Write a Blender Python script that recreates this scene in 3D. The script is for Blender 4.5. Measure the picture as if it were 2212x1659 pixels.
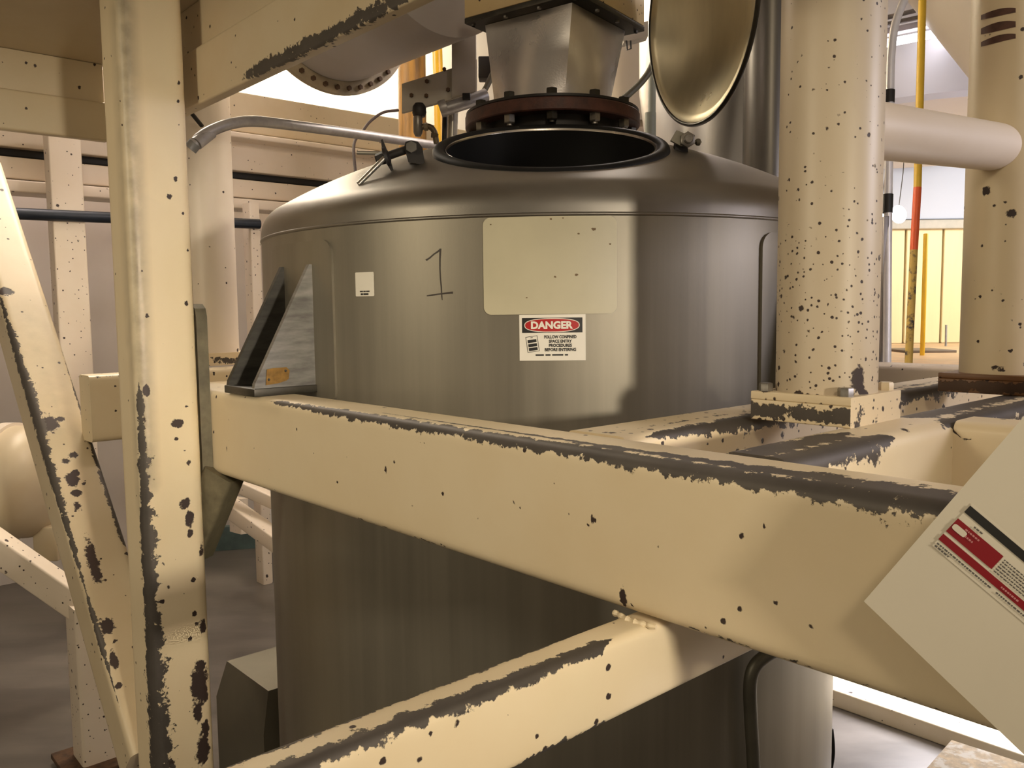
import bpy, bmesh, math, random
import numpy as np
from mathutils import Vector, Matrix
for o in list(bpy.data.objects): bpy.data.objects.remove(o)
random.seed(4); np.random.seed(4)
SC = bpy.context.scene; COL = SC.collection
# ------------------------------------------------------------------ camera
ZC = 1.6                                   # lens height above the floor
PX, PY, FL = 1106.0, 829.5, 1827.0
pit, rol = math.radians(4.96), math.radians(-.66)
F_ = np.array([0, math.cos(pit), -math.sin(pit)]); U0 = np.array([0, math.sin(pit), math.cos(pit)]); X0 = np.array([1., 0, 0])
X_ = math.cos(rol)*X0 + math.sin(rol)*U0; U_ = -math.sin(rol)*X0 + math.cos(rol)*U0
cd = bpy.data.cameras.new('camera'); cam = bpy.data.objects.new('camera', cd); COL.objects.link(cam)
cd.sensor_fit = 'HORIZONTAL'; cd.sensor_width = 36; cd.lens = 36*FL/2212; cd.clip_start = .02
cam.matrix_world = Matrix(((X_[0], U_[0], -F_[0], 0), (X_[1], U_[1], -F_[1], 0), (X_[2], U_[2], -F_[2], ZC), (0, 0, 0, 1)))
SC.camera = cam
# ------------------------------------------------------------------ world, exposure, big lamps
SC.view_settings.view_transform = 'Standard'; SC.view_settings.look = 'None'
SC.view_settings.gamma = 1; SC.view_settings.use_curve_mapping = False; SC.view_settings.exposure = 0
w = bpy.data.worlds.new('world'); SC.world = w; w.use_nodes = True
w.node_tree.nodes['Background'].inputs[0].default_value = (1, .80, .56, 1)
w.node_tree.nodes['Background'].inputs[1].default_value = .19
def lamp(name, kind, loc, tgt, power, col, size=.3, sy=None, spread=None):
    l = bpy.data.lights.new(name, kind); l.energy = power; l.color = col
    if kind == 'AREA':
        l.size = size
        if sy: l.shape = 'RECTANGLE'; l.size_y = sy
        if spread: l.spread = math.radians(spread)
    else: l.shadow_soft_size = size
    o = bpy.data.objects.new(name, l); COL.objects.link(o); o.location = (loc[0], loc[1], loc[2]+ZC)
    d = Vector(tgt)-Vector(loc); o.rotation_euler = d.to_track_quat('-Z', 'Y').to_euler()
    return o
lamp('lamp_warm_general', 'AREA', (.55, -2.1, 2.05), (0, 1.5, -.1), 32, (1, .85, .63), .5)
lamp('fill_post_spot', 'AREA', (1.95, -2.0, .25), (-.55, 1.65, -.12), 2.9, (1, .88, .70), .2, spread=26)  # added unseen spot, narrowed to brighten the post and miss the column
lamp('lamp_warm_left', 'AREA', (-2.3, -.2, .6), (-.2, 2, 0), 19, (1, .86, .62), .4)
lamp('lamp_cool_right', 'AREA', (2.4, .9, .55), (.5, 1.8, .0), 17, (.93, .88, 1), .55)
lamp('lamp_back_left', 'AREA', (-2.2, 4.2, 2.3), (-3.0, 4.6, .0), 32, (1, .84, .78), .8)
lamp('fill_behind_tank', 'AREA', (.6, 3.3, 1.45), (-1.1, 2.7, .1), 42, (1, .86, .78), .6)  # added hidden fill for the right side of the back column
lamp('lamp_behind_girder', 'AREA', (-1.45, 5.3, 2.45), (-1.9, 6.8, 2.35), 250, (1, .93, .74), .6, spread=105)
lamp('lamp_floor_right', 'AREA', (2.0, 3.6, -.55), (1.7, 3.4, -1.6), 46, (.96, .93, .98), .8, spread=120)
lamp('lamp_far_right', 'AREA', (5.4, 6.9, 1.3), (4.2, 9.4, .2), 125, (1, .96, .84), 1.0)
lamp('lamp_silo', 'AREA', (3.2, 4.8, .6), (3.8, 7.2, 2.0), 9, (.88, .87, 1), .8)
lamp('fill_low_right', 'AREA', (2.3, 2.3, -.9), (.6, 2.2, -.9), 9, (1, .90, .84), .6)  # added unseen fill standing in for floor bounce on the lower tank
lamp('lamp_above_dome', 'AREA', (-1.5, 3.6, 1.9), (-.2, 2.2, .3), 50, (1, .88, .70), .6)

# ------------------------------------------------------------------ frame of reference: s along the front beam, t across it, z from lens height
TH = math.radians(-48.27)
D1 = np.array([math.cos(TH), math.sin(TH), 0]); D2 = np.array([-math.sin(TH), math.cos(TH), 0]); ZZ = np.array([0, 0, 1.])
E0 = np.array([-.66461, 1.84334, 0])
C0 = np.array([.1012, 2.3078, 0]); RT = .7424
def W(s, t, z): return E0+D1*s+D2*t+ZZ*z
def ray(x, y): return F_+X_*(x-PX)/FL-U_*(y-PY)/FL
def at(x, y, d): return ray(x, y)*d
def onz(x, y, z): d = ray(x, y); return d*z/d[2]
def onpl(x, y, P0, n): d = ray(x, y); return d*(np.dot(P0, n)/np.dot(d, n))
def onS(x, y, s): return onpl(x, y, W(s, 0, 0), D1)
def onT(x, y, t): return onpl(x, y, W(0, t, 0), D2)
def hitc(x, y, R=RT, C=C0):
    d = ray(x, y); a = d[:2]@d[:2]; b = -2*d[:2]@C[:2]; c = C[:2]@C[:2]-R*R
    return d*((-b-math.sqrt(max(b*b-4*a*c, 0)))/(2*a))
def V3(p): return Vector((float(p[0]), float(p[1]), float(p[2])+ZC))

# ------------------------------------------------------------------ materials
MATS = {}
def newmat(n):
    m = bpy.data.materials.new(n); m.use_nodes = True; nt = m.node_tree; return m, nt, nt.nodes['Principled BSDF']
def N(nt, t, **k):
    n = nt.nodes.new(t)
    for a, b in k.items(): setattr(n, a, b)
    return n
def math_(nt, op, a, b=None, c=None, clamp=False):
    n = nt.nodes.new('ShaderNodeMath'); n.operation = op; n.use_clamp = clamp
    for i, v in enumerate((a, b, c)):
        if v is None: continue
        if isinstance(v, (int, float)): n.inputs[i].default_value = v
        else: nt.links.new(v, n.inputs[i])
    return n.outputs[0]
def mixc(nt, f, a, b):
    n = nt.nodes.new('ShaderNodeMix'); n.data_type = 'RGBA'
    for s, v in (('Factor', f), ('A', a), ('B', b)):
        i = {'Factor': 0, 'A': 6, 'B': 7}[s]
        if isinstance(v, tuple): n.inputs[i].default_value = (*v, 1) if len(v) == 3 else v
        elif isinstance(v, (int, float)): n.inputs[i].default_value = v
        else: nt.links.new(v, n.inputs[i])
    return n.outputs[2]
def noise(nt, co, sc, det=4, rough=.6, dist=0, vec=None):
    n = N(nt, 'ShaderNodeTexNoise'); n.inputs['Scale'].default_value = sc; n.inputs['Detail'].default_value = det
    n.inputs['Roughness'].default_value = rough; n.inputs['Distortion'].default_value = dist
    if vec:
        m = N(nt, 'ShaderNodeMapping'); m.inputs['Scale'].default_value = vec; nt.links.new(co, m.inputs[0]); co = m.outputs[0]
    nt.links.new(co, n.inputs['Vector']); return n
def painted(name, col, spots=1.0, bare=(.060, .052, .045), chipc=(.035, .020, .016), rough=.42, dirt=.25, fs=(75, 34), fa=(.55, .28)):
    """painted steel: attribute 'wear' = worn to bare metal, 'chip' = knocked chips, 'spot' = density of small flakes"""
    if name in MATS: return MATS[name]
    m, nt, bs = newmat(name); L = nt.links
    tc = N(nt, 'ShaderNodeTexCoord'); co = tc.outputs['Object']
    def attr(a):
        n = N(nt, 'ShaderNodeAttribute'); n.attribute_name = a; return n.outputs['Fac']
    nz = noise(nt, co, 42, 5, .65); nz2 = noise(nt, co, 160, 3, .6); big = noise(nt, co, 3.0, 3, .5); mid = noise(nt, co, 11, 4, .6)
    nn = math_(nt, 'ADD', math_(nt, 'MULTIPLY', math_(nt, 'SUBTRACT', nz.outputs['Fac'], .5), 1.5), math_(nt, 'MULTIPLY', math_(nt, 'SUBTRACT', nz2.outputs['Fac'], .5), .55))
    wv = math_(nt, 'ADD', attr('wear'), nn)
    wear = math_(nt, 'MULTIPLY', math_(nt, 'SUBTRACT', wv, .5), 14, clamp=True)
    cv = math_(nt, 'ADD', attr('chip'), math_(nt, 'MULTIPLY', nn, .7))
    chip = math_(nt, 'MULTIPLY', math_(nt, 'SUBTRACT', cv, .5), 10, clamp=True)
    # small flakes
    def flakes(scale, thr, amp):
        v = N(nt, 'ShaderNodeTexVoronoi'); v.inputs['Scale'].default_value = scale
        dis = N(nt, 'ShaderNodeVectorMath', operation='SCALE'); L.new(nz2.outputs['Color'], dis.inputs[0]); dis.inputs['Scale'].default_value = .35/scale
        ad = N(nt, 'ShaderNodeVectorMath', operation='ADD'); L.new(co, ad.inputs[0]); L.new(dis.outputs[0], ad.inputs[1]); L.new(ad.outputs[0], v.inputs['Vector'])
        sep = N(nt, 'ShaderNodeSeparateColor'); L.new(v.outputs['Color'], sep.inputs[0])
        # only cells whose random value is below the spot density get a flake
        on = math_(nt, 'LESS_THAN', sep.outputs[0], math_(nt, 'MULTIPLY', attr('spot'), amp))
        rad = math_(nt, 'MULTIPLY_ADD', sep.outputs[1], thr, thr*.35)
        ins = math_(nt, 'MULTIPLY', math_(nt, 'SUBTRACT', rad, v.outputs['Distance']), 14, clamp=True)
        return math_(nt, 'MULTIPLY', on, ins)
    fl = math_(nt, 'MAXIMUM', flakes(fs[0], .26, fa[0]*spots), flakes(fs[1], .24, fa[1]*spots))
    chip = math_(nt, 'MAXIMUM', chip, fl)
    mott = math_(nt, 'MULTIPLY', math_(nt, 'ADD', math_(nt, 'MULTIPLY', big.outputs['Fac'], .6), math_(nt, 'MULTIPLY', mid.outputs['Fac'], .4)), 1.0)
    ramp = math_(nt, 'MULTIPLY', math_(nt, 'SUBTRACT', mott, .42), 2.6, clamp=True)
    drk = tuple(c*k for c, k in zip(col, (.90, .84, .74)))
    base = mixc(nt, math_(nt, 'MULTIPLY', ramp, dirt*2.4), col, drk)
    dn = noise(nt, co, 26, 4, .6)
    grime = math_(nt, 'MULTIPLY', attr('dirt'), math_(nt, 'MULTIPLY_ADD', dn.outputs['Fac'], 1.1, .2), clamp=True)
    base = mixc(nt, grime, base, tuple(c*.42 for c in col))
    bcol = mixc(nt, mid.outputs['Fac'], bare, tuple(c*2.2 for c in bare))
    c1 = mixc(nt, chip, base, chipc)
    c2 = mixc(nt, wear, c1, bcol)
    L.new(c2, bs.inputs['Base Color'])
    L.new(math_(nt, 'MULTIPLY', wear, .55), bs.inputs['Metallic'])
    r = mixc(nt, math_(nt, 'MAXIMUM', wear, chip), (rough,)*3, (.55,)*3); L.new(r, bs.inputs['Roughness'])
    h = math_(nt, 'ADD', math_(nt, 'MULTIPLY', math_(nt, 'MAXIMUM', wear, chip), -1.0), math_(nt, 'MULTIPLY', noise(nt, co, 60, 2).outputs['Fac'], .10))
    b = N(nt, 'ShaderNodeBump'); b.inputs['Strength'].default_value = .5; b.inputs['Distance'].default_value = .0012; L.new(h, b.inputs['Height']); L.new(b.outputs[0], bs.inputs['Normal'])
    MATS[name] = m; return m
def plain(name, col, rough=.5, metal=0, var=.15, vs=8, vec=(1, 1, 1), emit=None, bump=0, spec=None, tex=None):
    if name in MATS: return MATS[name]
    m, nt, bs = newmat(name); tc = N(nt, 'ShaderNodeTexCoord')
    n = noise(nt, tc.outputs['Object'], vs, 5, .6, vec=vec)
    f = math_(nt, 'MULTIPLY', math_(nt, 'SUBTRACT', n.outputs['Fac'], .35), 2.2, clamp=True)
    c = mixc(nt, f, tuple(x*(1-var) for x in col), tuple(min(x*(1+var), 1) for x in col)) if var else None
    if tex:
        n2 = noise(nt, tc.outputs['Object'], tex[1], 4, .6); g = math_(nt, 'MULTIPLY', math_(nt, 'SUBTRACT', n2.outputs['Fac'], tex[2]), 9, clamp=True)
        c = mixc(nt, g, c if c is not None else col, tex[0])
    if c is not None: nt.links.new(c, bs.inputs['Base Color'])
    else: bs.inputs['Base Color'].default_value = (*col, 1)
    bs.inputs['Metallic'].default_value = metal
    rr = mixc(nt, n.outputs['Fac'], (max(rough-.1, .03),)*3, (min(rough+.1, 1),)*3); nt.links.new(rr, bs.inputs['Roughness'])
    if bump:
        b = N(nt, 'ShaderNodeBump'); b.inputs['Strength'].default_value = bump; b.inputs['Distance'].default_value = .002
        nt.links.new(noise(nt, tc.outputs['Object'], vs*6, 4).outputs['Fac'], b.inputs['Height']); nt.links.new(b.outputs[0], bs.inputs['Normal'])
    if emit: bs.inputs['Emission Color'].default_value = (*emit[0], 1); bs.inputs['Emission Strength'].default_value = emit[1]
    MATS[name] = m; return m
def steel(name, col, rough, vec, vs=3, var=.25, rv=.12, metal=1, bump=.04):
    """brushed stainless"""
    if name in MATS: return MATS[name]
    m, nt, bs = newmat(name); tc = N(nt, 'ShaderNodeTexCoord'); co = tc.outputs['Object']
    a = noise(nt, co, vs, 4, .6, vec=vec); g = noise(nt, co, 220, 2, .5, vec=vec); big = noise(nt, co, 2.2, 3, .5)
    f = math_(nt, 'ADD', math_(nt, 'MULTIPLY', a.outputs['Fac'], .6), math_(nt, 'MULTIPLY', big.outputs['Fac'], .4))
    f = math_(nt, 'MULTIPLY', math_(nt, 'SUBTRACT', f, .36), 3.2, clamp=True)
    nt.links.new(mixc(nt, f, tuple(c*(1-var) for c in col), tuple(c*(1+var*.6) for c in col)), bs.inputs['Base Color'])
    bs.inputs['Metallic'].default_value = metal
    nt.links.new(mixc(nt, f, (rough-rv*.5,)*3, (rough+rv*.5,)*3), bs.inputs['Roughness'])
    b = N(nt, 'ShaderNodeBump'); b.inputs['Strength'].default_value = bump*2; b.inputs['Distance'].default_value = .001
    nt.links.new(math_(nt, 'ADD', g.outputs['Fac'], math_(nt, 'MULTIPLY', big.outputs['Fac'], 3)), b.inputs['Height']); nt.links.new(b.outputs[0], bs.inputs['Normal'])
    MATS[name] = m; return m
CREAM = painted('cream_paint', (.74, .62, .42))
CREAM2 = painted('cream_paint_pale', (.75, .65, .53))
PINKC = painted('pinkish_cream_paint', (.82, .73, .62), .6, dirt=.12)
CREAMC = painted('column_paint', (.58, .49, .36), fs=(135, 70), fa=(.85, .5))
CREAMD = painted('cream_paint_dull', (.60, .50, .34), dirt=.4)
TANK = steel('brushed_stainless', (.265, .24, .19), .46, (9, 9, .25), 2.2, .18, .08, metal=.70)
DOME = steel('dome_stainless', (.27, .25, .22), .46, (1.5, 1.5, 3), 2.5, .16, .08)
POLISH = steel('polished_stainless', (.62, .58, .52), .28, (2, 2, .6), 3, .22, .10)
LIDM = steel('lid_stainless', (.85, .77, .56), .32, (2, 2, .6), 3, .28, .14, metal=.72)
CHUTE = steel('sheet_stainless', (.60, .57, .55), .31, (1, 1, 1), 4, .25, .14, bump=.12, metal=.88)
RUBBER = plain('black_rubber', (.006, .006, .006), .55, 0, .2); RUBBER.node_tree.nodes['Principled BSDF'].inputs['Specular IOR Level'].default_value = .22
BLACK = plain('black_iron', (.022, .019, .017), .5, .3, .3)
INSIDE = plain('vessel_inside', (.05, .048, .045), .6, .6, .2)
REDIRON = plain('red_brown_flange', (.085, .030, .020), .55, .1, .45, 30, bump=.3)
BOLT = plain('zinc_bolt', (.30, .28, .25), .4, .85, .25, 60)
DKSTEEL = plain('dark_stained_steel', (.055, .050, .040), .42, .7, .35, 14)
GALV = plain('galvanised_conduit', (.40, .38, .37), .45, .5, .2, 30)
DECAL = plain('decal_white', (.72, .68, .58), .45, 0, .05)
BOARD = plain('board_cream', (.52, .475, .33), .40, 0, .08, 5)
INK = plain('ink_black', (.012, .011, .010), .5, 0, 0)
INKG = plain('ink_grey', (.10, .09, .08), .6, 0, 0)
REDP = plain('sign_red', (.42, .012, .012), .4, 0, .05)
REDT = plain('tag_crimson', (.24, .003, .010), .45, 0, .05)
RUST = plain('rust', (.10, .05, .022), .8, 0, .5, 40, bump=.5)
CONC = plain('concrete', (.13, .115, .10), .33, 0, .45, 1.2, vec=(1, 3, 1), bump=.1)

# ------------------------------------------------------------------ mesh helpers
def setp(o, label=None, cat=None, group=None, kind=None, category=None):
    cat = cat or category
    for k, v in (('label', label), ('category', cat), ('group', group), ('kind', kind)):
        if v: o[k] = v
    return o
def thing(name, base, label, cat, group=None):
    o = bpy.data.objects.new(name, None); COL.objects.link(o); o.location = V3(base); o.empty_display_size = .05
    return setp(o, label, cat, group)
def wloc(o):
    l = Vector(o.location)
    if o.parent: l += wloc(o.parent)
    return l
def link(name, verts, faces, mat, parent=None, smooth=None, org=None, attrs=None, **tags):
    """verts: camera-height coordinates; the object's origin goes to its base centre"""
    v = np.asarray(verts, float).reshape(-1, 3).copy(); v[:, 2] += ZC
    if org is None: org = np.array([v[:, 0].mean(), v[:, 1].mean(), v[:, 2].min()])
    else: org = np.array([org[0], org[1], org[2]+ZC])
    me = bpy.data.meshes.new(name); me.from_pydata((v-org).tolist(), [], [tuple(int(i) for i in f) for f in faces])
    if attrs:
        for k, a in attrs.items():
            at_ = me.attributes.new(k, 'FLOAT', 'POINT'); at_.data.foreach_set('value', np.asarray(a, np.float32))
    for m in (mat if isinstance(mat, (list, tuple)) else [mat]): me.materials.append(m)
    if smooth is not None:
        me.polygons.foreach_set('use_smooth', [True]*len(me.polygons)); me.update()
        try: me.set_sharp_from_angle(angle=math.radians(smooth))
        except Exception: pass
    me.update()
    o = bpy.data.objects.new(name, me); COL.objects.link(o)
    loc = Vector(org.tolist())
    if parent: o.parent = parent; loc = loc-wloc(parent)
    o.location = loc
    return setp(o, **tags)
class MB:
    """mesh gatherer for one part"""
    def __init__(s): s.v = []; s.f = []
    def add(s, v, f):
        n = len(s.v); s.v += [tuple(map(float, p)) for p in v]; s.f += [tuple(i+n for i in q) for q in f]; return s
    def box(s, c, ax, h, bev=0):
        """centre c, three axes ax, half sizes h"""
        c = np.asarray(c, float); A = [np.asarray(a, float) for a in ax]
        bm = bmesh.new(); bmesh.ops.create_cube(bm, size=2)
        for q in bm.verts: q.co = Vector([q.co[i]*h[i] for i in range(3)])
        if bev: bmesh.ops.bevel(bm, geom=bm.edges[:]+bm.verts[:], offset=bev, segments=2, affect='EDGES', profile=.5)
        bm.verts.index_update()
        v = [c+A[0]*q.co[0]+A[1]*q.co[1]+A[2]*q.co[2] for q in bm.verts]; f = [[q.index for q in p.verts] for p in bm.faces]
        if np.dot(np.cross(A[0], A[1]), A[2]) < 0: f = [p[::-1] for p in f]
        bm.free(); return s.add(v, f)
    def prism(s, poly, d, n):
        """polygon (list of 3-D points) extruded by vector n*d"""
        p = [np.asarray(q, float) for q in poly]; n = np.asarray(n, float)*d; k = len(p)
        nn = sum((np.cross(p[i], p[(i+1) % k]) for i in range(k)), np.zeros(3))
        if np.dot(nn, n) > 0: p = p[::-1]
        v = p+[q+n for q in p]
        f = [list(range(k)), list(range(2*k-1, k-1, -1))]+[[i, i+k, (i+1) % k+k, (i+1) % k] for i in range(k)]
        return s.add(v, f)
    def tube(s, pts, r, seg=16, cap=True):
        P = [np.asarray(p, float) for p in pts]; n = len(P); rs = r if isinstance(r, (list, tuple)) else [r]*n
        T = []
        for i in range(n):
            t = P[min(i+1, n-1)]-P[max(i-1, 0)]; T.append(t/np.linalg.norm(t))
        a = np.array([0, 0, 1.]) if abs(T[0][2]) < .9 else np.array([1., 0, 0])
        u = np.cross(T[0], a); u /= np.linalg.norm(u); v = []; f = []
        for i in range(n):
            u = u-T[i]*np.dot(u, T[i]); u /= np.linalg.norm(u); w_ = np.cross(T[i], u)
            for k in range(seg):
                g = 2*math.pi*k/seg; v.append(P[i]+rs[i]*(math.cos(g)*u+math.sin(g)*w_))
        for i in range(n-1):
            for k in range(seg):
                k2 = (k+1) % seg; f.append([i*seg+k, i*seg+k2, (i+1)*seg+k2, (i+1)*seg+k])
        if cap: f.append(list(range(seg))[::-1]); f.append([(n-1)*seg+k for k in range(seg)])
        return s.add(v, f)
    def lathe(s, prof, c, ax=(0, 0, 1), seg=64, cap=False):
        """profile of (r, h) along axis ax from centre c"""
        ax = np.asarray(ax, float); ax = ax/np.linalg.norm(ax); c = np.asarray(c, float)
        a = np.array([1., 0, 0]) if abs(ax[0]) < .9 else np.array([0, 1., 0]); u = np.cross(ax, a); u /= np.linalg.norm(u); w_ = np.cross(ax, u)
        v = []; f = []; n = len(prof)
        for r, h in prof:
            for k in range(seg):
                g = 2*math.pi*k/seg; v.append(c+ax*h+max(r, 1e-4)*(math.cos(g)*u+math.sin(g)*w_))
        for i in range(n-1):
            for k in range(seg):
                k2 = (k+1) % seg; f.append([i*seg+k, i*seg+k2, (i+1)*seg+k2, (i+1)*seg+k])
        if cap: f.append(list(range(seg))[::-1]); f.append([(n-1)*seg+k for k in range(seg)])
        return s.add(v, f)
    def hexa(s, c, ax, r, h):
        ax = np.asarray(ax, float); return s.lathe([(r, 0), (r, h*.86), (r*.86, h)], c, ax, 6, True)
    def build(s, name, mat, parent=None, smooth=40, org=None, **t): return link(name, s.v, s.f, mat, parent, smooth, org, **t)
def smooth_path(pts, n=8):
    """Catmull-Rom through points"""
    P = [np.asarray(p, float) for p in pts]; P = [2*P[0]-P[1]]+P+[2*P[-1]-P[-2]]; o = []
    for i in range(1, len(P)-2):
        for k in range(n):
            t = k/n; a, b, c, d = P[i-1:i+3]
            o.append(.5*((2*b)+(c-a)*t+(2*a-5*b+4*c-d)*t*t+(3*b-a-3*c+d)*t**3))
    o.append(P[-2]); return o

def seg_d(V, A, B):
    """distance of verts to segment AB and parameter"""
    d = B-A; L = d@d; t = np.clip(((V-A)@d)/L, 0, 1); return np.linalg.norm(V-(A+t[:, None]*d), axis=1), t
def attrs_for(V, wear=(), chips=(), spot=0., dirt=()):
    """wear: (A, B, [(t, width)...]); chips: (point, rx_m, axis or None, stretch)"""
    n = len(V); w_ = np.full(n, -1.); c_ = np.full(n, -1.)
    for A, B, prof in wear:
        d, t = seg_d(V, np.asarray(A, float), np.asarray(B, float)); wd = np.interp(t, [p[0] for p in prof], [p[1] for p in prof])
        w_ = np.maximum(w_, np.where(wd > 1e-5, 1.0-.5*d/np.maximum(wd, 1e-5), -1))
    for p, r, ax, st in chips:
        q = V-np.asarray(p, float)
        if ax is not None:
            ax = np.asarray(ax, float); a = q@ax; q = q-a[:, None]*ax*(1-1/st)
        c_ = np.maximum(c_, 1.05-.5*np.linalg.norm(q, axis=1)/r)
    d_ = np.zeros(n)
    for A, B, wd, am in dirt:
        d, t = seg_d(V, np.asarray(A, float), np.asarray(B, float)); d_ = np.maximum(d_, am*np.clip(1-d/wd, 0, 1))
    s_ = spot(V) if callable(spot) else np.full(n, float(spot))
    return dict(wear=np.clip(w_, -1, 1.2), chip=np.clip(c_, -1, 1.2), spot=s_, dirt=d_)
def rect_tube(name, P0, P1, A, hw, B, hh, r=.012, du=.02, dv=.02, mat=None, parent=None, wear=(), chips=(), spot=.1, dirt=(), cap=True, **tags):
    """rounded rectangular tube from P0 to P1 (centre line); A,B unit section axes with half sizes hw, hh"""
    P0 = np.asarray(P0, float); P1 = np.asarray(P1, float); L = np.linalg.norm(P1-P0); ax = (P1-P0)/L
    sec = []; cs = 4
    for (cx_, cy_, a0) in ((hw-r, hh-r, 0), (-hw+r, hh-r, 90), (-hw+r, -hh+r, 180), (hw-r, -hh+r, 270)):
        for k in range(cs+1):
            g = math.radians(a0+90*k/cs); sec.append((cx_+r*math.cos(g), cy_+r*math.sin(g)))
        # cuts along the flat that follows
        x1, y1 = sec[-1]
        g2 = math.radians(a0+90); nx = {0: (-hw+r, hh), 90: (-hw, -hh+r), 180: (hw-r, -hh), 270: (hw, hh-r)}[a0]
        ln = math.hypot(nx[0]-x1, nx[1]-y1); m = max(1, int(round(ln/dv)))
        for k in range(1, m): sec.append((x1+(nx[0]-x1)*k/m, y1+(nx[1]-y1)*k/m))
    sec = np.array(sec); M = len(sec); n = max(2, int(L/du)+1)
    us = np.linspace(0, 1, n); C = P0+np.outer(us, P1-P0)
    V = (C[:, None, :]+sec[None, :, 0, None]*np.asarray(A, float)+sec[None, :, 1, None]*np.asarray(B, float)).reshape(-1, 3)
    flip = np.dot(np.cross(A, B), ax) < 0; F = []
    for i in range(n-1):
        for k in range(M):
            k2 = (k+1) % M; q = (i*M+k, i*M+k2, (i+1)*M+k2, (i+1)*M+k); F.append(q[::-1] if flip else q)
    if cap:
        c0 = list(range(M)); c1 = [(n-1)*M+k for k in range(M)]
        F.append(c0 if flip else c0[::-1]); F.append(c1[::-1] if flip else c1)
    return link(name, V, F, mat or CREAM, parent, 50, None, attrs_for(V, wear, chips, spot, dirt), **tags)
def round_col(name, P0, P1, r, mat, parent=None, du=.01, seg=72, wear=(), chips=(), spot=.1, dirt=(), **tags):
    P0 = np.asarray(P0, float); P1 = np.asarray(P1, float); L = np.linalg.norm(P1-P0); n = max(2, int(L/du)+1)
    mb = MB(); mb.tube([P0+(P1-P0)*k/(n-1) for k in range(n)], r, seg); V = np.array(mb.v)
    return link(name, V, mb.f, mat, parent, 50, None, attrs_for(V, wear, chips, spot, dirt), **tags)
def px_chips(lst, fn, ax=ZZ):
    """(x, y, radius px, stretch) -> chips on the surface given by fn"""
    o = []
    for x, y, rp, st in lst:
        p = fn(x, y); o.append((p, rp*np.dot(p, F_)/FL, ax, st))
    return o
def flat_text(txt, size, bold=.0):
    cu = bpy.data.curves.new('t', 'FONT'); cu.body = txt; cu.size = size; cu.align_x = 'CENTER'; cu.align_y = 'CENTER'; cu.offset = bold*size; cu.resolution_u = 3
    o = bpy.data.objects.new('t', cu); COL.objects.link(o); dg = bpy.context.evaluated_depsgraph_get()
    me = bpy.data.meshes.new_from_object(o.evaluated_get(dg)); v = [tuple(q.co) for q in me.vertices]; f = [tuple(p.vertices) for p in me.polygons]
    bpy.data.objects.remove(o); bpy.data.curves.remove(cu); bpy.data.meshes.remove(me)
    return v, f
def fit_text(mb, mapf, txt, cx_, cy_, wd, ht, bold=.02):
    v, f = flat_text(txt, 1, bold)
    if not v: return
    xs = [p[0] for p in v]; ys = [p[1] for p in v]; w0 = max(xs)-min(xs); h0 = max(ys)-min(ys); mx = (max(xs)+min(xs))/2; my = (max(ys)+min(ys))/2
    mb.add([mapf(cx_+(p[0]-mx)/w0*wd, cy_+(p[1]-my)/h0*ht) for p in v], f)
def rrect(w_, h_, r, cx_=0, cy_=0, n=6):
    o = []
    for sx, sy, a0 in ((1, 1, 0), (-1, 1, 90), (-1, -1, 180), (1, -1, 270)):
        for k in range(n+1):
            g = math.radians(a0+90*k/n); o.append((cx_+sx*(w_/2-r)+r*math.cos(g), cy_+sy*(h_/2-r)+r*math.sin(g)))
    return o
def poly_grid(mb, poly, mapf, step=.012, back=None):
    """fills a convex polygon with vertical strips so that it can bend round the tank; closed rim of given thickness"""
    xs = [p[0] for p in poly]; x0, x1 = min(xs), max(xs); n = max(2, int((x1-x0)/step)+1); X = sorted(set(list(np.linspace(x0, x1, n))+[round(x, 6) for x in xs]))
    X = [x for i, x in enumerate(X) if i == 0 or x-X[i-1] > 1e-5]
    def yr(x):
        ys = []
        for i in range(len(poly)):
            a, b = poly[i], poly[(i+1) % len(poly)]
            if min(a[0], b[0])-1e-7 <= x <= max(a[0], b[0])+1e-7:
                if abs(a[0]-b[0]) < 1e-9: ys += [a[1], b[1]]
                else: ys.append(a[1]+(b[1]-a[1])*(x-a[0])/(b[0]-a[0]))
        return min(ys), max(ys)
    Y = [yr(x) for x in X]; m = 2; v = []; f = []
    for x, (a, b) in zip(X, Y): v += [mapf(x, a), mapf(x, b)]
    for i in range(len(X)-1): f.append([2*i, 2*i+2, 2*i+3, 2*i+1])
    if back:
        k = len(v); v += [back(x, y) for x, (a, b) in zip(X, Y) for y in (a, b)]
        for i in range(len(X)-1):
            f.append([k+2*i, k+2*i+1, k+2*i+3, k+2*i+2]); f.append([2*i, k+2*i, k+2*i+2, 2*i+2]); f.append([2*i+1, 2*i+3, k+2*i+3, k+2*i+1])
        f.append([0, 1, k+1, k]); e = 2*len(X)-2; f.append([e, k+e, k+e+1, e+1])
    return mb.add(v, f)
def cyl(a0, z0, dr=0.0):
    a0 = math.radians(a0)
    def f(x, y, e=0.0):
        a = a0+x/RT; return C0+np.array([(RT+dr+e)*math.sin(a), -(RT+dr+e)*math.cos(a), z0+y])
    return f
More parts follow.
